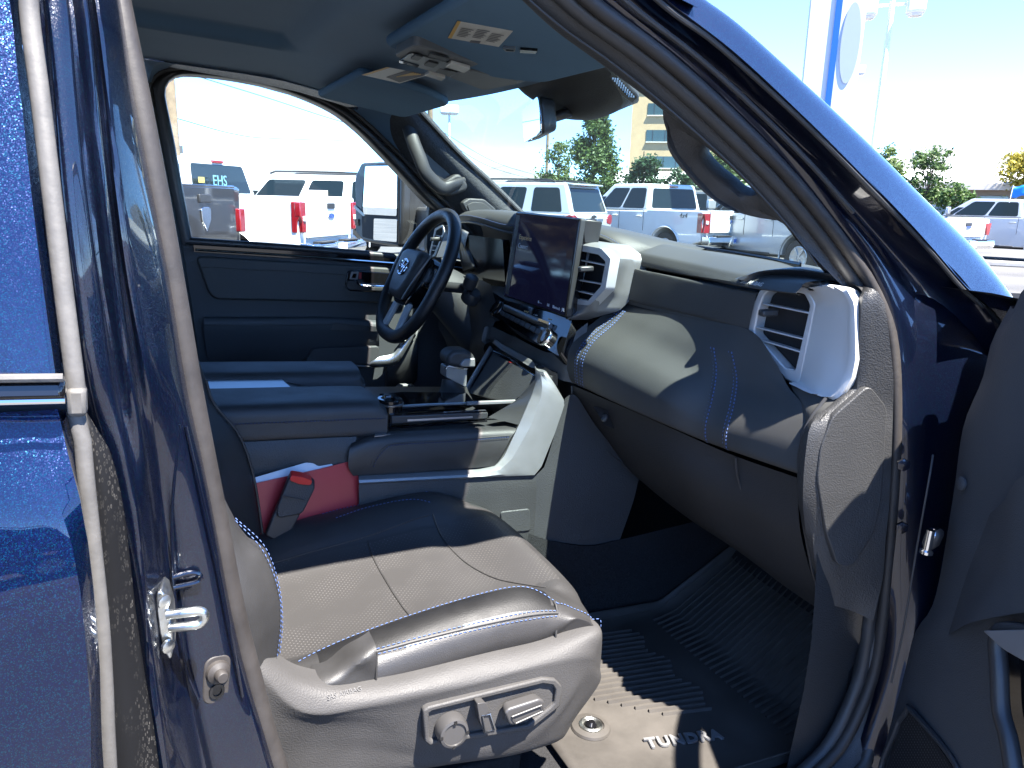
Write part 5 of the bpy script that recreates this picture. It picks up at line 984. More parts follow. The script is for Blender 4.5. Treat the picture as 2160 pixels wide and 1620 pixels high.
ring('switch_bezel', bo, bi, (0, .014, 0), 'seat_plastic', seat, bevel=.0025)
prism('switch_plate', [p + Vector((0, .006, 0)) for p in bi], (0, .006, 0), 'seat_plastic', seat)
kx = U(948, 1531, y=-.718)
lathe('lumbar_knob', kx, (0, -1, .05), [(.0215, 0), (.022, .012), (.02, .02), (.0165, .021), (.016, .0185), (.008, .0185)], 'switch', seat, n=32)
for k in range(4): box('knob_arrow', kx + Vector((math.cos(k * 1.571) * .0185, -.0205, math.sin(k * 1.571) * .0185)), (.004, .002, .004), 'gloss_black', seat)
rs_ = rnd(Y(-.74, (1006, 1484), (1026, 1482), (1048, 1540), (1044, 1548), (1022, 1550), (1012, 1520)), .004, 3)
prism('recline_lever', rs_, (0, .02, 0), 'switch', seat, taper=.85, bevel=.004, bseg=3)
tube('lever_rim', Y(-.742, (1018, 1510), (1034, 1506), (1044, 1538), (1024, 1544)), .0012, 'silver_dark', seat, n=6, closed=True)
sl_ = rnd(Y(-.74, (1064, 1505), (1072, 1496), (1140, 1474), (1150, 1478), (1150, 1502), (1142, 1508), (1084, 1532), (1074, 1530)), .006, 3)
prism('slide_switch', sl_, (0, .02, 0), 'switch', seat, taper=.86, bevel=.005, bseg=3)
tube('switch_rim', Y(-.742, (1080, 1512), (1142, 1488), (1146, 1500), (1088, 1526)), .0012, 'switch', seat, n=6, closed=True)
BS = BVHTree.FromPolygons([v.co for v in sd.data.vertices], [tuple(p.vertices) for p in sd.data.polygons])
def on_shield(px, py, lift=.0016):
    h, n, _, _ = BS.ray_cast(Vector(CP), Vector(ray(px, py)).normalized()); return (h + (Vector(CP) - h).normalized() * lift) if h else U(px, py, y=-.71)
a_, b_, c_ = on_shield(690, 1477), on_shield(772, 1454), on_shield(692, 1462)
text('airbag_mark', 'SRS AIRBAG', a_, b_ - a_, c_ - a_, .0088, 'switch', seat, ext=.0002)
# backrest: near bolster, far bolster, centre
bn = [YS((488, 1085, -.60), (545, 1150, -.60), (575, 1230, -.60), (580, 1320, -.60), (575, 1390, -.60)),
      YS((494, 1092, -.64), (556, 1152, -.64), (586, 1232, -.64), (594, 1310, -.64), (588, 1382, -.64)),
      YS((494, 1096, -.665), (552, 1160, -.668), (584, 1240, -.67), (590, 1310, -.67), (582, 1386, -.665)),
      YS((492, 1108, -.685), (535, 1180, -.69), (560, 1250, -.693), (566, 1320, -.69), (560, 1396, -.685)),
      YS((470, 1120, -.70), (500, 1200, -.705), (515, 1270, -.71), (530, 1340, -.705), (540, 1420, -.70)),
      YS((400, 1120, -.70), (420, 1200, -.705), (440, 1270, -.71), (460, 1340, -.705), (480, 1420, -.70))]
up_ = lambda l, dz, dx: [l[0] + Vector((dx, 0, dz)), l[0] + Vector((dx * .6, 0, dz * .55))] + l
bn = [up_(l, .45, -.16) for l in bn]
loft('backrest', bn, 'leather', seat, n=50, m=30)
stitch('backrest_stitching', [p + Vector((.001, -.003, 0)) for p in bn[2][2:]], seat, pitch=.007, r=.0007)
stitch('backrest_stitching', [p + Vector((.001, -.001, 0)) for p in bn[1][2:]], seat, pitch=.007, r=.0007)
bm_ = [YS((430, 800, -.24), (447, 850, -.24), (502, 920, -.24), (532, 1010, -.24), (550, 1125, -.24)), YS((425, 800, -.20), (440, 848, -.20), (490, 915, -.20), (520, 1010, -.20), (540, 1100, -.20)), YS((400, 800, -.185), (420, 850, -.185), (450, 920, -.185), (470, 1010, -.185), (490, 1100, -.185))]
fb = [[Vector((p.x - .05, -.60, p.z)) for p in bm_[0]], [Vector((p.x - .06, -.43, p.z)) for p in bm_[0]], [Vector((p.x - .045, -.32, p.z)) for p in bm_[0]]] + [bm_[0], bm_[1], bm_[2]]
fb = [[l[0] + Vector((-.14, 0, .36)), l[0] + Vector((-.06, 0, .18))] + l for l in fb]
loft('backrest_front', fb, 'leather', seat, n=30, m=30)
tube('backrest_piping', [p + Vector((.003, -.002, .0)) for p in bm_[0]], .0022, 'leather_soft', seat, n=6, steps=24)
box('seat_frame', Vector((.33, -.43, .78)), (.5, .40, .12), 'carpet', seat)
box('seat_track', Vector((.28, -.60, .64)), (.5, .035, .03), 'carpet', seat, bevel=.004); box('seat_track', Vector((.36, -.24, .668)), (.56, .035, .03), 'plastic_smooth', seat, bevel=.004)
# belt buckle on its stalk
bk = part('belt_buckle')
bkp = [UP(q, w, U(620, 1050, y=-.246), Vector((.25, -1, .1)).normalized()) for q, w in ((583, 1075), (601, 1030), (612, 1004), (640, 1010), (663, 1022), (664, 1032), (638, 1085), (585, 1095))]
prism('buckle_body', rnd(bkp, .008, 3), (.004, .022, .004), 'plastic', bk, bevel=.005, bseg=3)
prism('release_button', rnd([UP(q, w, U(620, 1050, y=-.252), Vector((.25, -1, .1)).normalized()) for q, w in ((614, 1003), (640, 1007), (659, 1014), (656, 1024), (632, 1022), (611, 1014))], .005, 3), (.002, .02, .003), 'buckle_red', bk, bevel=.003)
prism('buckle_stalk', [UP(q, w, U(620, 1050, y=-.24), Vector((.25, -1, .1)).normalized()) for q, w in ((588, 1060), (634, 1085), (600, 1150), (560, 1130))], (.0, .014, .0), 'plastic_smooth', bk, bevel=.003)
tube('buckle_seam', [UP(q, w, U(620, 1050, y=-.25), Vector((.25, -1, .1)).normalized()) for q, w in ((594, 1046), (646, 1056))], .001, 'seal_dark', bk, n=6)
# ---------------------------------------------------------------- floor and footwell
fl = loft('cabin_floor', [[(-.9, -.8, .60), (-.9, 0, .60), (-.9, .8, .60)], [(.8, -.8, .605), (.8, 0, .605), (.8, .8, .605)], [(1.08, -.8, .62), (1.08, 0, .62), (1.08, .8, .62)], [(1.3, -.8, .78), (1.3, 0, .78), (1.3, .8, .78)], [(1.42, -.8, 1.0), (1.42, 0, 1.0), (1.42, .8, 1.0)], [(1.44, -.8, 1.42), (1.44, 0, 1.42), (1.44, .8, 1.42)]], 'carpet', truck, n=20, m=30)
loft('tunnel_carpet', [YS((1115, 1125, -.215), (1160, 1140, -.22), (1240, 1152, -.225), (1310, 1138, -.23)) + [Vector((1.25, -.23, .84))], [Vector((.70, -.225, .60)), Vector((.8, -.23, .60)), Vector((.95, -.235, .605)), Vector((1.1, -.235, .63)), Vector((1.3, -.235, .76))]], 'carpet', fl, n=20, m=8)
loft('kick_wall', [[(.95, -.70, 1.42), (1.1, -.70, 1.42), (1.46, -.70, 1.42)], [(.94, -.755, 1.1), (1.1, -.75, 1.1), (1.46, -.74, 1.1)], [(.95, -.78, .85), (1.1, -.77, .85), (1.42, -.74, .85)], [(.95, -.775, .6), (1.1, -.765, .6), (1.42, -.74, .6)]], 'plastic_grain', fl, n=10, m=10)
sl = loft('sill_plate', [[(-.1, -.775, .60), (.5, -.775, .60), (.9, -.775, .60), (1.06, -.77, .64), (1.10, -.765, .80)], [(-.1, -.785, .625), (.5, -.785, .625), (.9, -.785, .63), (1.045, -.78, .68), (1.07, -.775, .85)], [(-.1, -.83, .63), (.5, -.83, .63), (.9, -.83, .635), (1.06, -.82, .69), (1.065, -.80, .88)], [(-.1, -.86, .60), (.5, -.86, .60), (.95, -.86, .60), (1.12, -.86, .66), (1.14, -.84, .85)]], 'plastic', truck, n=40, m=18)
tube('sill_seal', [Vector((-.1, -.85, .625)), Vector((.5, -.85, .625)), Vector((.95, -.85, .63)), Vector((1.06, -.835, .66)), Vector((1.09, -.82, .74))], .011, 'seal_dark', sl, n=10, steps=30)
loft('cowl_side', [[(1.06, -.715, 1.44), (1.5, -.715, 1.44)], [(1.06, -.80, .5), (1.5, -.80, .5)]], 'dark_hole', fl, n=4); loft('cowl_top', [[(1.1, -.85, 1.448), (1.1, .85, 1.448)], [(1.5, -.85, 1.41), (1.5, .85, 1.41)]], 'dark_hole', fl, n=4)
loft('cowl_side', [[(.9, .86, 1.45), (1.5, .86, 1.45)], [(.9, .86, .5), (1.5, .86, .5)]], 'dark_hole', fl, n=4)
loft('rocker', [[(-.6, -.87, .60), (1.3, -.87, .60)], [(-.6, -.96, .58), (1.3, -.96, .58)], [(-.6, -.97, .42), (1.3, -.97, .42)]], 'blue_paint_plain', sl, n=4)
# ---------------------------------------------------------------- things lying in the cab
mat_o = empty('floor_mat')
tag(mat_o, 'black rubber floor mat with ribs and silver lettering in the passenger footwell', 'floor mat')
def mz(x): return .618 if x < 1.07 else .618 + (x - 1.07) * .62
mo = [(.625, -.745), (.60, -.60), (.61, -.40), (.66, -.27), (.80, -.25), (.95, -.262), (1.05, -.25), (1.30, -.25), (1.32, -.5), (1.30, -.70), (1.15, -.748), (.95, -.756), (.8, -.756)]
bml = []; 
for i_ in range(40):
    x = .61 + i_ * .018
    y0 = -.752 + (.05 * max(0, (x - 1.15) / .15) ** 2); y1 = -.25 - (.05 if x < .68 else 0)
    if i_ == 0: y0 += .012; y1 -= .01
    lp2 = [Vector((x, y0 - .004, mz(x) + .03)), Vector((x, y0, mz(x) + .032)), Vector((x, y0 + .008, mz(x) + .012)), Vector((x, y0 + .016, mz(x) + .004)), Vector((x, -.5, mz(x) + .002)), Vector((x, y1 - .016, mz(x) + .004)), Vector((x, y1 - .008, mz(x) + .014)), Vector((x, y1, mz(x) + .028))]
    bml.append(lp2)
loft('mat_sheet', bml, 'mat_rubber', mat_o, n=26, face_cam=True, solid=.003)
def rib(x0, y0, x1, y1, w=.0036, h=.0055):
    a, b = Vector((x0, y0, mz(x0) + .0035)), Vector((x1, y1, mz(x1) + .0035)); t_ = (b - a).normalized(); s_ = Vector((-t_.y, t_.x, 0)).normalized()
    P = cr([a, b], 5); v = []; f = []
    for p in P: p.z = mz(p.x) + .002; v += [p + s_ * w, p + s_ * w * .4 + Vector((0, 0, h)), p - s_ * w * .4 + Vector((0, 0, h)), p - s_ * w]
    for i in range(4):
        for j in range(3): k = i * 4 + j; f.append((k, k + 1, k + 5, k + 4))
    mesh('rib', v, f, 'mat_rubber', mat_o, ang=20)
for k in range(19):                                    # heel-side ribs run fore and aft, splayed
    y0 = -.285 - k * .0158
    rib(.745 + (.0 if k < 14 else .02 * (k - 13)), y0 - .004, .955 + .012 * math.sin(k), y0 - .02)
for k in range(26):                                    # toe-side ribs
    y0 = -.275 - k * .0165
    rib(1.03, y0 - .008, 1.27, y0 + .004, w=.003, h=.0045)
lathe('mat_hook', Vector((.697, -.561, mz(.697) + .003)), (0, 0, 1), [(.036, 0), (.034, .004), (.024, .007), (.023, .004)], 'mat_rubber', mat_o, n=30)
lathe('hook_ring', Vector((.697, -.561, mz(.697) + .006)), (0, 0, 1), [(.021, 0), (.021, .004), (.017, .006), (.013, .003), (.012, .001)], 'zinc', mat_o, n=28)
lathe('hook_knob', Vector((.697, -.561, mz(.697) + .006)), (.2, 0, 1), [(.011, 0), (.011, .004), (.006, .009), (.003, .009)], 'gloss_black', mat_o, n=18)
A_ = U(1367, 1578, z=.624); B__ = U(1536, 1556, z=.624)
tx = text('mat_lettering', 'TUNDRA', A_, B__ - A_, Vector((0, 0, 1)).cross(B__ - A_), .0335, 'silver', mat_o, ext=.0018, space=1.12, shear=.1, fat=.0012)
# folder stuffed beside the seat
fo_root = empty('paper_folder')
tag(fo_root, 'red paper folder with white sheets tucked between seat and console', 'folder')
fn = Vector((.12, -1, .12)).normalized()
def F(px, py, yy): return UP(px, py, U(650, 1050, y=yy), fn)
prism('front_cover', [F(q, w, -.212) for q, w in ((538, 1020), (600, 1006), (680, 988), (750, 970), (762, 1045), (745, 1150), (545, 1180))], (0, .0015, 0), 'folder_red', fo_root)
prism('paper_sheet', rnd([F(q, w, -.206) for q, w in ((536, 1008), (645, 976), (660, 977), (672, 984), (748, 969), (760, 1100), (545, 1170))], .004), (0, .001, 0), 'paper', fo_root)
prism('rear_cover', [F(q, w, -.201) for q, w in ((538, 1016), (660, 984), (746, 972), (758, 1100), (545, 1170))], (0, .0015, 0), 'folder_red', fo_root)
for o in (truck, mat_o, fo_root): o.matrix_world = CAB
# ================================================================ the car lot outside
def GP(px, d, z=0):                              # ground point d metres away (camera depth) under picture column px
    v = RW @ np.array([(px - 1080) / FPX, (420 + .025 * (px - 1080) - 810) / FPX, 1.0]) * d
    return Vector((CP[0] + v[0], CP[1] + v[1], z))
def WPT(px, py, d): return Vector(CP + RW @ np.array([(px - 1080) / FPX, (py - 810) / FPX, 1.0]) * d)
def az_(px): v = RW @ np.array([(px - 1080) / FPX, -.25, 1.0]); return math.atan2(v[1], v[0])
# ground
m = mat('asphalt', (.085, .083, .08), .9); t = m.node_tree; b = t.nodes['Principled BSDF']; tc = t.nodes.new('ShaderNodeTexCoord')
n1 = t.nodes.new('ShaderNodeTexNoise'); n1.inputs['Scale'].default_value = .35; n1.inputs['Detail'].default_value = 8; n2_ = t.nodes.new('ShaderNodeTexNoise'); n2_.inputs['Scale'].default_value = 70; n2_.inputs['Detail'].default_value = 4
mm = t.nodes.new('ShaderNodeMath'); mm.operation = 'MULTIPLY'; rr = t.nodes.new('ShaderNodeValToRGB'); rr.color_ramp.elements[0].position = .13; rr.color_ramp.elements[0].color = (.05, .05, .05, 1); rr.color_ramp.elements[1].position = .4; rr.color_ramp.elements[1].color = (.14, .135, .125, 1)
for x in (n1, n2_): t.links.new(tc.outputs['Object'], x.inputs[0])
t.links.new(n1.outputs[0], mm.inputs[0]); t.links.new(n2_.outputs[0], mm.inputs[1]); t.links.new(mm.outputs[0], rr.inputs[0]); t.links.new(rr.outputs[0], b.inputs['Base Color'])
bp_ = t.nodes.new('ShaderNodeBump'); bp_.inputs['Strength'].default_value = .5; bp_.inputs['Distance'].default_value = .01; t.links.new(n2_.outputs[0], bp_.inputs['Height']); t.links.new(bp_.outputs[0], b.inputs['Normal'])
gr = mesh('ground', [(-9000, -9000, 0), (9000, -9000, 0), (9000, 9000, 0), (-9000, 9000, 0)], [(0, 1, 2, 3)], 'asphalt'); gr['kind'] = 'structure'; gr['label'] = 'grey asphalt of the car lot'
for nm, c, kw in (('car_white', (.68, .68, .67), {}), ('car_white_b', (.72, .73, .73), {}), ('car_silver', (.42, .44, .46), dict(metal=.5)), ('car_pale', (.5, .53, .56), dict(metal=.4)), ('car_gold', (.34, .31, .25), dict(metal=.5)), ('car_grey', (.016, .015, .015), dict(metal=.3)), ('car_black', (.012, .013, .015), {})):
    mat(nm, c, .35, coat=1, **kw)
mat('car_glass', (.01, .016, .018), .08, spec=.3); mat('tyre', (.018, .018, .018), .8); mat('wheel_rim', (.5, .5, .5), .3, metal=.8); mat('car_trim', (.02, .02, .021), .5)
mat('tail_red', (.2, .004, .008), .15, coat=1); mat('tail_clear', (.7, .68, .68), .15, coat=1); mat('plate', (.7, .72, .75), .5); mat('plate_blue', (.05, .15, .5), .5); mat('emblem_blue', (.02, .05, .2), .2, coat=1)
mat('signs_blue', (.02, .17, .62), .5); mat('paper_white', (.8, .8, .8), .7); mat('shade_cloth', (.03, .03, .03), .9); mat('wind_text', (.16, .34, .4), .6); mat('wind_yellow', (.4, .34, .08), .6)
def hull(name, bot, top, m_, par, bevel=.05): return mesh(name, list(bot) + list(top), [(0, 3, 2, 1), (4, 5, 6, 7), (0, 1, 5, 4), (1, 2, 6, 5), (2, 3, 7, 6), (3, 0, 4, 7)], m_, par, bevel=bevel, bseg=3, ang=35)
def wheel(par, x, y, r=.4):
    s = 1 if y > 0 else -1
    lathe('wheel', Vector((x, y - s * .2, r)), (0, s, 0), [(r * .9, 0), (r, .03), (r, .2), (r * .93, .23), (r * .66, .235), (r * .64, .2), (r * .2, .19), (r * .15, .2)], 'tyre', par, n=28)
    w = lathe('rim', Vector((x, y - s * .02, r)), (0, s, 0), [(r * .64, 0), (r * .64, .035), (r * .58, .04), (r * .5, .02), (r * .2, .03), (r * .1, .035)], 'wheel_rim', par, n=24)
    for k in range(6):
        a = k * math.pi / 3; box('spoke', Vector((x + math.cos(a) * r * .36, y + s * .018, r + math.sin(a) * r * .36)), (r * .5, .02, r * .12), 'wheel_rim', par, ax=((math.cos(a), 0, math.sin(a)), (0, 1, 0), (-math.sin(a), 0, math.cos(a))))
def arc(cx, cz, r, a0, a1, n=12): return [(cx + r * math.cos(math.radians(a0 + (a1 - a0) * k / n)), cz + r * math.sin(math.radians(a0 + (a1 - a0) * k / n))) for k in range(n + 1)]
def facewin(name, q, u0, u1, v0, v1, m_, par, out, r=.03, lift=.006):   # window panel on a quad a,b,c,d (bottom rear, bottom front, top front, top rear)
    a, b, c, d = [Vector(p) for p in q]
    P = lambda u, v: a.lerp(b, u).lerp(d.lerp(c, u), v)
    nr = (b - a).cross(d - a).normalized()
    if nr.dot(Vector(out)) < 0: nr = -nr
    return prism(name, [p + nr * lift for p in rnd([P(u0, v0), P(u1, v0), P(u1, v1), P(u0, v1)], r, 3)], -nr * .004, m_, par)
def vehicle(name, label, cat, px, d, rel, col, kind='pickup', anchor=(0, 1), W=2.02, H=1.95, bed=1.42, light='ford', group=None, z=0, extra=None, plates=True, brand=None):
    o = empty(name); tag(o, label, cat, group)
    yaw = az_(px) + math.radians(rel); c, s = math.cos(yaw), math.sin(yaw); ax_, ay_ = anchor[0], anchor[1] * W / 2
    p = GP(px, d, z); o.location = (p.x - (c * ax_ - s * ay_), p.y - (s * ax_ + c * ay_), z); o.rotation_euler = (0, 0, yaw)
    h = W / 2; L = 5.85 if kind == 'pickup' else 5.4
    ra, fa = 1.3, L - 1.0
    if kind == 'pickup':
        pr = [(.14, .62), (.10, bed - .02), (.14, bed), (1.95, bed), (2.0, bed - .04), (4.35, bed - .06), (4.5, bed - .10), (L - .25, bed - .22), (L - .05, bed - .36), (L, .9), (L - .03, .5)]
    else:
        pr = [(.10, .62), (.04, .95), (.06, 1.16), (.10, 1.2), (4.0, 1.2), (4.3, 1.18), (L - .25, 1.08), (L - .05, .95), (L, .8), (L - .03, .45)]
    pr += [(fa + .46, .42)] + arc(fa, .42, .47, 0, 180)[1:-1] + [(fa - .46, .42), (ra + .48, .42)] + arc(ra, .42, .49, 0, 180)[1:-1] + [(ra - .5, .44)]
    prism('body', [Vector((a, h, b_)) for a, b_ in pr], (0, -W, 0), col, o, bevel=.045, bseg=3, ang=30)
    for s_ in (-1, 1):
        tube('wheel_arch', [Vector((a, s_ * (h + .012), b_)) for a, b_ in arc(ra, .42, .52, -8, 188, 16)], .032, col, o, n=8, ry=.5, up=(0, 1, 0)); tube('wheel_arch', [Vector((a, s_ * (h + .01), b_)) for a, b_ in arc(fa, .42, .5, -8, 188, 16)], .03, col, o, n=8, ry=.5, up=(0, 1, 0))
        for x in (ra, fa): wheel(o, x, s_ * (h - .04))
    box('underbody', Vector((L / 2, 0, .5)), (L - .4, W - .5, .3), 'dark_hole', o)
    if kind == 'pickup':
        x0, x1, t0, t1, zb = 1.99, 4.3, 2.12, 3.5, bed - .04
    else: x0, x1, t0, t1, zb = .10, 4.15, .36, 3.4, 1.18
    yb, yt = h - .03, h - .19
    bot = [(x0, yb, zb), (x1, yb, zb), (x1, -yb, zb), (x0, -yb, zb)]; top = [(t0, yt, H), (t1, yt, H), (t1, -yt, H), (t0, -yt, H)]
    hull('cab', bot, top, col, o, .06)
    sd_ = lambda s_: [(x0, s_ * yb, zb), (x1, s_ * yb, zb), (t1, s_ * yt, H), (t0, s_ * yt, H)]
    for s_ in (-1, 1):
        if kind == 'pickup': spans = ((.06, .43), (.46, .86))
        else: spans = ((.06, .27), (.33, .56), (.60, .87))
        for k, (u0, u1) in enumerate(spans):
            a, b_, c_, d_ = [Vector(q) for q in sd_(s_)]
            facewin('side_window', sd_(s_), u0, u1, .08, .84, 'car_glass', o, (0, s_, .3), .07)
            tube('door_seam', [a.lerp(b_, u0 - .015) + Vector((0, s_ * .032, 0)), a.lerp(b_, u0 - .015) + Vector((0, s_ * .032, -.5 if kind == 'pickup' else -.6))], .006, 'car_trim', o, n=5)
            if k or kind == 'pickup': box('door_handle', a.lerp(b_, u0 + .05) + Vector((0, s_ * .055, -.14)), (.2, .035, .035), col, o, bevel=.01)
        facewin('quarter_glass', sd_(s_), .875, .965, .08, .5, 'car_glass', o, (0, s_, .3), .02)
        mp_ = Vector((x1 - .30, s_ * (h + .16), zb + .16)); prism('side_mirror', rnd([mp_ + Vector((0, a, b_)) for a, b_ in ((-.12, -.1), (.12, -.1), (.12, .13), (-.12, .13))], .04), (.1, 0, 0), 'car_trim' if kind != 'pickup' or light != 'ford' else col, o, bevel=.02)
        box('mirror_arm', mp_ + Vector((.06, -s_ * .14, -.08)), (.05, .12, .05), 'car_trim', o)
        box('sill_trim', Vector((L / 2 + .2, s_ * (h - .02), .43)), (2.0, .06, .07), 'car_trim', o, bevel=.02)
        box('side_marker', Vector((L - .3, s_ * h, .95)), (.3, .02, .14), 'tail_clear', o, bevel=.01)
    facewin('windscreen', [(x1, yb, zb), (x1, -yb, zb), (t1, -yt, H), (t1, yt, H)], .06, .94, .06, .92, 'car_glass', o, (1, 0, .4), .06)
    facewin('rear_window', [(x0, -yb, zb), (x0, yb, zb), (t0, yt, H), (t0, -yt, H)], .07, .93, .10, .84, 'car_glass', o, (-1, 0, .2), .06)
    box('brake_light', Vector((t0 - .02, 0, H - .055)), (.06, .3, .05), 'tail_red', o, bevel=.01)
    # tail
    if kind == 'pickup':
        prism('bed_floor', [Vector(q) for q in ((.2, h - .1, bed + .003), (1.93, h - .1, bed + .003), (1.93, -h + .1, bed + .003), (.2, -h + .1, bed + .003))], (0, 0, -.002), 'car_trim', o)
        box('tailgate', Vector((.09, 0, (bed + .82) / 2)), (.06, W - .48, bed - .84), col, o, bevel=.015)
        box('tailgate_cap', Vector((.12, 0, bed - .005)), (.12, W - .46, .03), col, o, bevel=.012)
        box('tailgate_handle', Vector((.055, 0, bed - .14)), (.03, .26, .09), 'car_trim', o, bevel=.01)
        ez = (bed + .82) / 2 + .02
        if light == 'ram': prism('emblem', rnd([Vector((.058, a, ez + b_)) for a, b_ in ((-.11, .1), (-.05, .12), (.05, .12), (.11, .1), (.1, -.02), (0, -.15), (-.1, -.02))], .02), (-.015, 0, 0), 'chrome', o, bevel=.004)
        else:
            prism('emblem', [Vector((.058, .115 * math.cos(a), ez + .047 * math.sin(a))) for a in [k * math.pi / 12 for k in range(24)]], (-.012, 0, 0), 'chrome', o); prism('emblem', [Vector((.046, .105 * math.cos(a), ez + .038 * math.sin(a))) for a in [k * math.pi / 12 for k in range(24)]], (-.003, 0, 0), 'emblem_blue', o)
        for s_ in (-1, 1):
            zt, zl = bed - .08, .88
            if light == 'ford': out = ((-.01, zt), (.17, zt), (.17, zl + .04), (.06, zl + .04), (.05, zl + .2), (-.01, zl + .28))
            elif light == 'super': out = ((0, zt + .02), (.22, zt + .02), (.22, zl - .05), (.02, zl - .05), (.06, zl + .2))
            elif light == 'old': out = ((0, zt - .02), (.16, zt - .02), (.2, zl + .2), (.16, zl), (.05, zl))
            else: out = ((0, zt - .18), (.14, zt - .18), (.14, zl + .14), (0, zl + .14))
            yo = s_ * (h + .012)
            prism('tail_light', rnd([Vector((.055, s_ * (h + .006) - s_ * a, b_)) for a, b_ in out], .02, 3), (.1, 0, 0), 'tail_red', o, bevel=.012)
            prism('tail_light_wrap', rnd([Vector((.08 + a * .8, yo, b_)) for a, b_ in out], .02, 3), (0, -s_ * .03, 0), 'tail_red', o, bevel=.01)
            if light in ('ford', 'super'): box('reverse_lamp', Vector((.05, s_ * (h - .11), (zt + zl) / 2)), (.03, .09, .08), 'tail_clear', o, bevel=.01)
        bm2 = 'car_trim' if light == 'black' else 'chrome'
        prism('rear_bumper', rnd([Vector((a, 0, b_)) for a, b_ in ((-.12, .56), (-.14, .66), (-.10, .76), (.12, .78), (.12, .54))], .03) and [Vector((a, h - .03, b_)) for a, b_ in ((-.10, .54), (-.14, .62), (-.12, .75), (.12, .77), (.12, .54))], (0, -W + .06, 0), bm2, o, bevel=.02)
        if plates: box('licence_plate', Vector((-.142, 0, .66)), (.012, .31, .15), 'plate', o)
        for s_ in (-1, 1): box('step_pad', Vector((-.05, s_ * .45, .768)), (.16, .5, .02), 'car_trim', o)
    else:
        for s_ in (-1, 1):
            prism('tail_light', rnd([Vector((.035, s_ * (h + .006) - s_ * a, b_)) for a, b_ in ((0, 1.17), (.1, 1.19), (.28, 1.1), (.28, .98), (.06, .94), (0, 1.0))], .03, 3), (.1, 0, 0), 'tail_red', o, bevel=.012)
            prism('tail_light_wrap', rnd([Vector((.05 + a, s_ * (h + .012), b_)) for a, b_ in ((0, 1.17), (.1, 1.19), (.28, 1.1), (.28, .98), (.06, .94), (0, 1.0))], .03, 3), (0, -s_ * .03, 0), 'tail_red', o, bevel=.01)
            tube('roof_rail', [Vector((t0 + .3, s_ * (yt - .04), H + .01)), Vector((t0 + .5, s_ * (yt - .04), H + .06)), Vector((t1 - .5, s_ * (yt - .04), H + .06)), Vector((t1 - .3, s_ * (yt - .04), H + .01))], .02, 'car_trim', o, n=6, steps=14)
        prism('spoiler', [Vector(q) for q in ((t0 - .16, yt - .06, H - .02), (t0 + .1, yt - .03, H + .012), (t0 + .1, -yt + .03, H + .012), (t0 - .16, -yt + .06, H - .02))], (0, 0, -.035), col, o, bevel=.01)
        box('rear_bumper', Vector((.02, 0, .62)), (.16, W - .08, .2), col, o, bevel=.04); box('bumper_trim', Vector((.0, 0, .5)), (.14, W - .2, .1), 'car_trim', o, bevel=.03)
        box('liftgate_bar', Vector((.035, 0, 1.06)), (.03, 1.0, .06), 'chrome' if brand else col, o, bevel=.01)
        if plates: box('licence_plate', Vector((.03, 0, .90)), (.014, .31, .15), 'plate', o)
    if brand: prism('emblem', [Vector((.03, a, 1.14 + b_)) for a, b_ in ((-.12, -.025), (-.04, -.025), (-.04, -.04), (.04, -.04), (.04, -.025), (.12, -.025), (.12, .025), (.04, .025), (.04, .04), (-.04, .04), (-.04, .025), (-.12, .025))], (-.015, 0, 0), 'car_trim', o)
    if brand: text('lettering', brand, Vector((.015, .40, 1.04)), (0, -1, 0), (0, 0, 1), .085, 'car_trim', o, ext=.003, space=1.3)
    return o
ram = vehicle('parked_pickup', 'dark grey pickup tailgate filling the lower left of the driver window', 'pickup', 523, 9.4, 66, 'car_grey', anchor=(0, -1), H=1.98, bed=1.565, light='ram')
w2 = vehicle('parked_pickup', 'white pickup with red taillight, writing on its rear window, outside the driver window', 'pickup', 640, 11.4, 62, 'car_white', H=2.04, bed=1.46, light='ford', anchor=(0, 1))
text('window_writing', 'EHS', Vector((1.965, .35, 1.6)), (0, -1, 0), (0, 0, 1), .24, 'wind_text', w2, ext=.002); box('window_price', Vector((1.985, .62, 1.68)), (.004, .16, .09), 'wind_yellow', w2)
w3 = vehicle('parked_suv', 'white sport utility with roof rails behind the white pickup', 'suv', 850, 17.2, 80, 'car_white_b', kind='suv', H=1.93, anchor=(0, 1))
box('window_sheet', Vector((2.0, .985, 1.42)), (.55, .012, .34), 'paper_white', w3)
sb2 = vehicle('parked_suv', 'pale silver long sport utility with lettered liftgate beyond the touchscreen', 'suv', 1214, 17, 62, 'car_pale', kind='suv', H=1.90, anchor=(0, 1), brand='SUBURBAN')
w4 = vehicle('parked_pickup', 'white crew cab pickup marked 4x4 in the middle of the windshield', 'pickup', 1492, 17.6, 48, 'car_white', H=1.97, bed=1.34, light='super', anchor=(0, 1))
text('badge', '4x4', Vector((.85, 1.016, 1.16)), (-1, 0, 0), (0, 0, 1), .17, 'car_trim', w4, ext=.002, shear=.2)
box('plate_sticker', Vector((-.152, 0, .66)), (.006, .3, .08), 'plate_blue', w4)
w5 = vehicle('parked_pickup', 'silver grey pickup bed at the right of the windshield, nearest the pillar', 'pickup', 1800, 15.2, 50, 'car_silver', H=1.95, bed=1.36, light='ford', anchor=(0, 1))
text('badge', '4x4', Vector((1.75, 1.016, 1.22)), (-1, 0, 0), (0, 0, 1), .12, 'car_trim', w5, ext=.002, shear=.2)
w6 = vehicle('parked_suv', 'gold sport utility half hidden behind the 4x4 pickup', 'suv', 1512, 25, 58, 'car_gold', kind='suv', H=1.95, anchor=(0, 1))
w7 = vehicle('parked_pickup', 'old white pickup with tall red taillights right of the door pillar', 'pickup', 2003, 19, 58, 'car_white', H=1.9, bed=1.29, light='old', anchor=(0, 1))
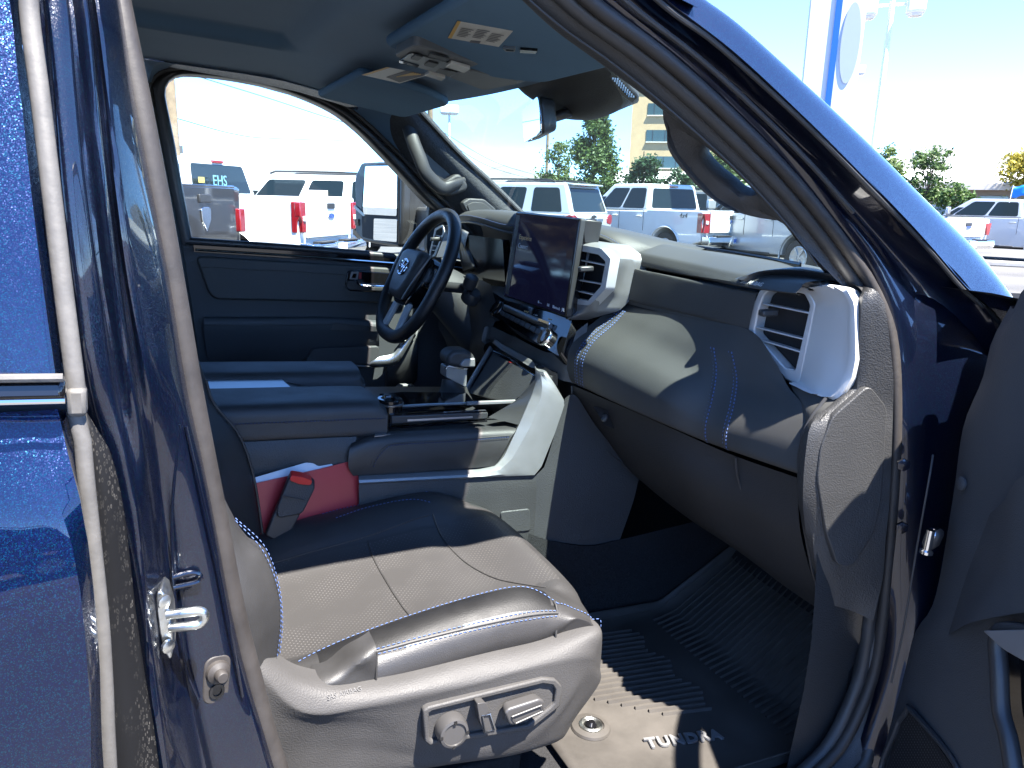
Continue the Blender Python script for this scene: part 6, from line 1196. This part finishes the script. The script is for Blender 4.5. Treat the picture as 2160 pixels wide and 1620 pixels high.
w8 = vehicle('parked_pickup', 'silver crew cab pickup parked behind the old white pickup', 'pickup', 2330, 22, 84, 'car_silver', H=1.88, bed=1.35, light='ford', anchor=(0, 1))
w9 = vehicle('parked_car', 'distant dark sport utility beyond the old white pickup', 'suv', 2010, 40, 150, 'car_black', kind='suv', H=1.75, anchor=(0, 1), plates=False)
# unseen: dark vehicle added to darken the rear door's reflection; pickup for mirrors
vehicle('parked_suv', 'unseen black sport utility added for a dark reflection in the rear door', 'suv', 1080, -9, 90, 'car_black', kind='suv', H=1.9, anchor=(2.6, 1))
vehicle('parked_pickup', 'white pickup reflected in the towing mirror beside the driver window', 'pickup', -1500, 9, 150, 'car_white', H=1.95, anchor=(0, 1)).location = (-16, 8, 0)
# ---------------------------------------------------------------- trees
mat('bark', (.1, .075, .055), .9, bump=('n', 30, .8, .02), var=.3)
def leafmat(name, col):
    m = mat(name, col, .55); t = m.node_tree; b = t.nodes['Principled BSDF']; oi = t.nodes.new('ShaderNodeNewGeometry')
    rr = t.nodes.new('ShaderNodeValToRGB'); rr.color_ramp.elements[0].color = (*[c * .65 for c in col], 1); rr.color_ramp.elements[1].color = (*[min(1, c * 1.4) for c in col], 1)
    t.links.new(oi.outputs['Random Per Island'], rr.inputs[0]); t.links.new(rr.outputs[0], b.inputs['Base Color'])
    tr = t.nodes.new('ShaderNodeBsdfTranslucent'); t.links.new(rr.outputs[0], tr.inputs[0]); ms = t.nodes.new('ShaderNodeMixShader'); ms.inputs[0].default_value = .3
    t.links.new(b.outputs[0], ms.inputs[1]); t.links.new(tr.outputs[0], ms.inputs[2]); t.links.new(ms.outputs[0], t.nodes['Material Output'].inputs[0])
leafmat('leaf_mid', (.07, .12, .03)); leafmat('leaf_dark', (.035, .075, .03)); leafmat('leaf_light', (.11, .16, .045)); leafmat('leaf_yellow', (.3, .26, .03)); leafmat('leaf_bronze', (.12, .09, .04))
def tree(name, label, px, d, z0, z1, rad, m_, n=2600, leaf=.12, shape='round', trunk=.1, seed=1, group='trees and shrubs behind the lot'):
    rg = random.Random(seed); o = empty(name); tag(o, label, 'tree' if 'bush' not in name else 'shrub', group); p = GP(px, d); o.location = p
    tube('trunk', [(0, 0, 0), (.05, 0, z0), (0, .05, (z0 + z1) / 2), (0, 0, z1 * .92)], (trunk, trunk * .25), 'bark', o, n=8, steps=10)
    v = []; f = []; H = z1 - z0; cl = []
    for k in range(34 if shape != 'cone' else 60):
        if shape == 'cone':
            h = rg.random() ** 1.1; rr = rad * (1 - h) ** .62 * (.55 + .45 * rg.random()) + .05; a = rg.random() * 6.283
            cl.append((Vector((math.cos(a) * rr * .8, math.sin(a) * rr * .8, z0 + H * h)), rad * .34 * (1.1 - .6 * h)))
        else:
            while True:
                q = Vector((rg.uniform(-1, 1), rg.uniform(-1, 1), rg.uniform(-1, 1)))
                if .25 < q.length < 1: break
            cl.append((Vector((q.x * rad * .78, q.y * rad * .78, (z0 + z1) / 2 + q.z * H * .42)), rad * rg.uniform(.2, .38)))
            if k % 3 == 0: tube('limb', [(0, 0, z0 + H * .2), cl[-1][0] * .5 + Vector((0, 0, (z0 + H * .25) * .5)), cl[-1][0]], (trunk * .4, .015), 'bark', o, n=5, steps=6)
    for k in range(n):
        c_, r_ = rg.choice(cl); q = Vector((rg.gauss(0, .5), rg.gauss(0, .5), rg.gauss(0, .42))) * r_
        ce = c_ + q; u = Vector((rg.gauss(0, 1), rg.gauss(0, 1), rg.gauss(0, .6))).normalized(); w = u.orthogonal().normalized(); w = (w * math.cos(k) + u.cross(w) * math.sin(k)); s_ = leaf * rg.uniform(.6, 1.3); e = len(v)
        v += [ce - u * s_, ce + w * s_ * .45, ce + u * s_, ce - w * s_ * .45]; f.append((e, e + 1, e + 2, e + 3))
    mesh('crown', v, f, m_, o, ang=0)
    return o
tree('round_bush', 'clipped yellow green bush beside the white pickup cab', 470, 24, .4, 2.62, .48, 'leaf_light', 2200, .06, seed=2)
tree('conifer_tree', 'tall dense conifer left of the tan office building', 1250, 42, .6, 6.4, 2.0, 'leaf_mid', 14000, .12, 'cone', .15, 3)
tree('leafy_tree', 'pale feathery tree just left of the tall conifer', 1175, 45, .8, 5.2, 1.3, 'leaf_light', 2600, .12, 'round', .08, 4)
tree('leafy_tree', 'dark rounded tree in front of the tan office building', 1352, 38, .4, 4.3, 1.0, 'leaf_dark', 4600, .11, 'round', .1, 5)
tree('leafy_tree', 'dark green low tree between office building and pillar handle', 1428, 40, .3, 3.8, 1.1, 'leaf_dark', 3600, .12, 'round', .1, 6)
tree('leafy_tree', 'green tree seen through the opening of the grab handle', 1530, 48, .8, 5.3, 1.8, 'leaf_mid', 5000, .14, 'round', .1, 12)
tree('leafy_tree', 'pale green tree low behind the blue door pillar', 1852, 46, 1.4, 5.2, 1.5, 'leaf_light', 3200, .13, 'round', .1, 7)
tree('leafy_tree', 'airy green tree with open crown right of the door pillar', 1952, 33, 1.4, 4.5, 1.0, 'leaf_mid', 2600, .09, 'round', .07, 8)
tree('leafy_tree', 'low green shrub tree in front of the white roofed building', 2010, 32, .8, 2.9, .85, 'leaf_mid', 2000, .09, 'round', .06, 9)
tree('leafy_tree', 'yellow leaved tree at the right edge above the low building', 2160, 47, 2.4, 6.0, 1.9, 'leaf_yellow', 4200, .14, 'round', .12, 10)
bt = tree('leafy_tree', 'bronze leaved tree reflected in the touchscreen', -900, 7, 1.3, 5.4, 2.6, 'leaf_bronze', 7000, .14, 'round', .14, 11); bt.location = (-5.4, 12.5, 0)
# ---------------------------------------------------------------- poles, wires, lamps
mat('pole_wood', (.2, .15, .095), .9, bump=('n', 40, .6, .01), var=.35, vscale=5); mat('lamp_white', (.75, .76, .76), .5); mat('wire', (.06, .06, .06), .6); mat('pylon_white', (.5, .52, .55), .5); mat('pylon_blue', (.012, .08, .32), .4); mat('pylon_grey', (.26, .3, .36), .4)
def upole(label, px, d, h, r, arm=None):
    o = empty('utility_pole'); o.location = GP(px, d); tag(o, label, 'pole', 'wooden utility poles')
    tube('post', [(0, 0, 0), (0, 0, h)], (r * 1.15, r * .9), 'pole_wood', o, n=12)
    if arm:
        box('crossarm', Vector((0, 0, h - .6)), (.1, 2.2, .12), 'pole_wood', o)
        for k in (-1, -.4, .4, 1): lathe('insulator', Vector((0, k, h - .54)), (0, 0, 1), [(.04, 0), (.05, .08), (.02, .14)], 'lamp_white', o, n=10)
    box('bracket', Vector((r + .03, 0, 2.6)), (.1, .1, .2), 'wire', o); box('bracket', Vector((-.02, -r - .04, 4.8)), (.3, .1, .08), 'wire', o)
    return o
upole('thick wooden utility pole at the left of the driver window', 374, 21, 9.5, .145, True)
upole('wooden utility pole seen above the far windshield pillar', 908, 40, 9, .14, True)
upole('slim distant utility pole left of the tall conifer', 1151, 52, 7.2, .1, True)
for lab, pts in (('upper overhead wire crossing the driver window', ((380, 150, 21), (560, 205, 26), (740, 262, 32), (908, 300, 40))), ('middle overhead wire near the top of the driver window', ((480, 164, 22), (690, 222, 30), (908, 282, 40))), ('lowest overhead wire sagging across the driver window', ((374, 250, 21), (500, 284, 26), (600, 293, 30), (860, 300, 40))),
                 ('upper overhead wire behind the windshield, left of the mirror', ((908, 262, 40), (1040, 340, 46), (1151, 375, 52))), ('lower overhead wire behind the windshield, left of the mirror', ((908, 275, 40), (1030, 350, 46), (1151, 385, 52)))):
    tag(tube('overhead_wire', [WPT(*p) for p in pts], .014, 'wire', n=5, steps=24), lab, 'wire', 'overhead wires')
def lamp(label, px, d, h, two=True, hw=.5):
    o = empty('lot_lamp'); o.location = GP(px, d); o.rotation_euler = (0, 0, az_(px)); tag(o, label, 'lamp post', 'white lot lamps')
    tube('post', [(0, 0, 0), (0, 0, h)], (.1, .075), 'lamp_white', o, n=10)
    for s_ in ((-1, 1) if two else (-.45, .45)):
        y = s_ * .62
        box('arm', Vector((0, y / 2, h - .1)), (.08, abs(y), .08), 'lamp_white', o)
        hull('lamp_head', [(-hw / 2, y - hw / 2, h - .38), (hw / 2, y - hw / 2, h - .38), (hw / 2, y + hw / 2, h - .38), (-hw / 2, y + hw / 2, h - .38)], [(-hw / 2, y - hw / 2, h + .12), (hw / 2, y - hw / 2, h + .12), (hw / 2, y + hw / 2, h + .12), (-hw / 2, y + hw / 2, h + .12)], 'lamp_white', o, .08)
        lathe('lens', Vector((0, y, h - .38)), (0, 0, -1), [(hw * .42, 0), (hw * .36, .06), (hw * .1, .09)], 'tail_clear', o, n=16)
    return o
lamp('double headed white lamp post right of the blue striped pylon', 1826, 23, 7.25)
lamp('distant white lamp post above the far windshield pillar', 947, 48, 6.9, False, .6)
lamp('faint distant lamp post just right of the pylon foot', 1768, 46, 9.4, False, .55)
py_ = empty('sign_pylon'); py_.location = GP(1716, 17.5); py_.rotation_euler = (0, 0, az_(1716)); tag(py_, 'tall white dealership pylon with a blue stripe', 'sign')
prism('column', rnd([Vector((.35, a, b_)) for a, b_ in ((.52, 0), (.58, 9.5), (-.62, 9.5), (-.58, 0))], .05), (-.5, 0, 0), 'pylon_white', py_, bevel=.12, bseg=4)
box('stripe', Vector((-.17, -.05, 5.5)), (.05, .13, 8), 'pylon_blue', py_)
prism('inset', [Vector((-.165, -.36 + .19 * math.cos(a), 4.95 + .82 * math.sin(a))) for a in [k * math.pi / 16 for k in range(32)]], (-.012, 0, 0), 'pylon_grey', py_)
# ---------------------------------------------------------------- buildings
mat('tan_brick', (.5, .37, .2), .9, var=.12, vscale=.6); mat('tan_trim', (.6, .55, .45), .8); mat('office_glass', (.03, .06, .06), .05, spec=.8); mat('roof_white', (.75, .74, .72), .8); mat('wall_tan', (.3, .25, .2), .9, var=.1, vscale=.5); mat('fascia', (.6, .56, .5), .8)
ofc = empty('office_building'); ofc.location = GP(1322, 112); ofc.rotation_euler = (0, 0, az_(1322) + math.radians(-6)); tag(ofc, 'tan brick office block with bands of windows behind the conifer', 'building')
prism('wall', [Vector((0, 0, 0)), Vector((0, -17, 0)), Vector((20, -17, 0)), Vector((20, 0, 0))], (0, 0, 17.6), 'tan_brick', ofc)
box('parapet', Vector((9.9, -8.5, 17.75)), (20.5, 17.5, .5), 'tan_trim', ofc)
for k in range(4):
    for j in range(2):
        y0 = -2.3 - j * 7.6; z0 = 13.7 - k * 3.62
        wf = box('window', Vector((-.03, y0 - 2.6, z0 + .75)), (.12, 5.3, 1.6), 'office_glass', ofc)
        box('sill', Vector((-.12, y0 - 2.6, z0 - .12)), (.3, 5.4, .16), 'tan_trim', ofc)
        for q in (-1.75, 0, 1.75): box('mullion', Vector((-.1, y0 - 2.6 + q, z0 + .75)), (.06, .07, 1.6), 'car_trim', ofc)
lw = empty('low_building'); lw.location = GP(1780, 54); lw.rotation_euler = (0, 0, az_(1780) + math.radians(-8)); tag(lw, 'low tan building under a broad white roof at the right', 'building')
prism('wall', [Vector((.6, 4, 0)), Vector((.6, -30, 0)), Vector((14, -30, 0)), Vector((14, 4, 0))], (0, 0, 3.1), 'wall_tan', lw)
prism('roof', [Vector((-.6, 5, 3.1)), Vector((-.6, -31, 3.1)), Vector((8, -31, 4.35)), Vector((8, 5, 4.35))], (0, 0, .2), 'roof_white', lw)
box('fascia', Vector((-.62, -13, 3.02)), (.12, 36, .4), 'fascia', lw)
for k in range(4):
    w_ = box('window', Vector((.57, -9 - k * 5.5, 1.9)), (.1, 1.6, 1.1), 'office_glass', lw); box('sill', Vector((.5, -9 - k * 5.5, 1.3)), (.2, 1.7, .08), 'fascia', lw)
tube('downpipe', [(.5, -10.2, 3.0), (.5, -10.2, 0)], .08, 'fascia', lw, n=8)
l2 = empty('low_building'); l2.location = GP(1300, 60); l2.rotation_euler = (0, 0, az_(1300) - .1); tag(l2, 'small white roofed building low beside the conifer trunk', 'building')
prism('wall', [Vector((0, 1.2, 0)), Vector((0, -12, 0)), Vector((8, -12, 0)), Vector((8, 1.2, 0))], (0, 0, 2.7), 'wall_tan', l2); prism('roof', [Vector((-.6, 1.6, 2.7)), Vector((-.6, -12.5, 2.7)), Vector((4, -12.5, 3.9)), Vector((4, .2, 3.9))], (0, 0, .12), 'roof_white', l2)
# flags and balloons on parked trucks, kerb with weeds
def flag(label, px, py, d, w, h):
    o = empty('window_flag'); o.location = WPT(px, py, d); o.rotation_euler = (0, 0, az_(px)); tag(o, label, 'flag', 'blue flags on parked trucks')
    tube('staff', [(0, w / 2, -h * .5), (0, w / 2 - .03, h * .7)], .012, 'lamp_white', o, n=6)
    loft('cloth', [[(0.02 * math.sin(k), w / 2 - k * w / 5, h * .65 - .03 * math.sin(k * 1.3)) for k in range(6)], [(0.05 * math.sin(k + 1), w / 2 - k * w / 5, -.1 * h - .04 * math.sin(k * 1.3)) for k in range(6)]], 'signs_blue', o, n=12, m=5, face_cam=False, solid=.003)
flag('small blue flag on the silver crew cab roof at the right edge', 2150, 412, 21.5, .42, .4); flag('small blue flag above the distant dark car', 1934, 418, 38, .6, .6)
mat('kerb_concrete', (.36, .35, .33), .9, var=.15)
kb_ = box('kerb', GP(2250, 20.5) + Vector((0, 0, .07)), (24, .35, .14), 'kerb_concrete', ax=(Vector((math.cos(az_(2250) - 1.4), math.sin(az_(2250) - 1.4), 0)), Vector((-math.sin(az_(2250) - 1.4), math.cos(az_(2250) - 1.4), 0)), Vector((0, 0, 1))), bevel=.03); kb_['kind'] = 'structure'; kb_['label'] = 'concrete kerb beside the old white pickup'
wv = []; wf_ = []
for k in range(500):
    c_ = GP(2050 + random.gauss(0, 14), 19.6 + random.gauss(0, .25), random.random() * .12); u = Vector((random.gauss(0, 1), random.gauss(0, 1), random.gauss(0, 1))).normalized() * .05; w = u.orthogonal() * .5; e = len(wv); wv += [c_ - u, c_ + w, c_ + u, c_ - w]; wf_.append((e, e + 1, e + 2, e + 3))
tag(mesh('weeds', wv, wf_, 'leaf_yellow', ang=0), 'yellow green weeds along the kerb below the old white pickup', 'weeds', kind='stuff')
# ---------------------------------------------------------------- mountains far across the valley
mat('rock', (.16, .17, .17), 1, var=.35, vscale=.004)
def ridge(label, d, pts):
    n = 160; P = cr([WPT(px, py, d) for px, py in pts], n); v = []; f = []; rg = random.Random(d)
    far = [p + (p - Vector(CP)).normalized() * d * .25 for p in P]
    for p, q in zip(P, far):
        j = rg.gauss(0, 1) * d * .0009
        v += [Vector((p.x, p.y, -5)) * 1.0, Vector((p.x, p.y, p.z * .45 + j)) + (q - p) * .45, Vector((p.x, p.y, p.z + j * 1.2)) + (q - p) * .9, Vector((q.x, q.y, -5))]
    for i in range(n - 1):
        for j in range(3): k = i * 4 + j; f.append((k, k + 1, k + 5, k + 4))
    o = mesh('mountain', v, f, 'rock', ang=60); o['kind'] = 'structure'; o['label'] = label
ridge('pale mountain ridge low on the left', 7000, ((-600, 372), (100, 366), (300, 372), (520, 352), (640, 346), (740, 366), (860, 380), (960, 372), (1040, 352), (1080, 350), (1150, 368), (1300, 384)))
ridge('hazy jagged mountains on the right', 8000, ((1500, 380), (1700, 345), (1830, 322), (1900, 330), (1980, 300), (2030, 318), (2090, 330), (2160, 305), (2300, 300), (2600, 330)))
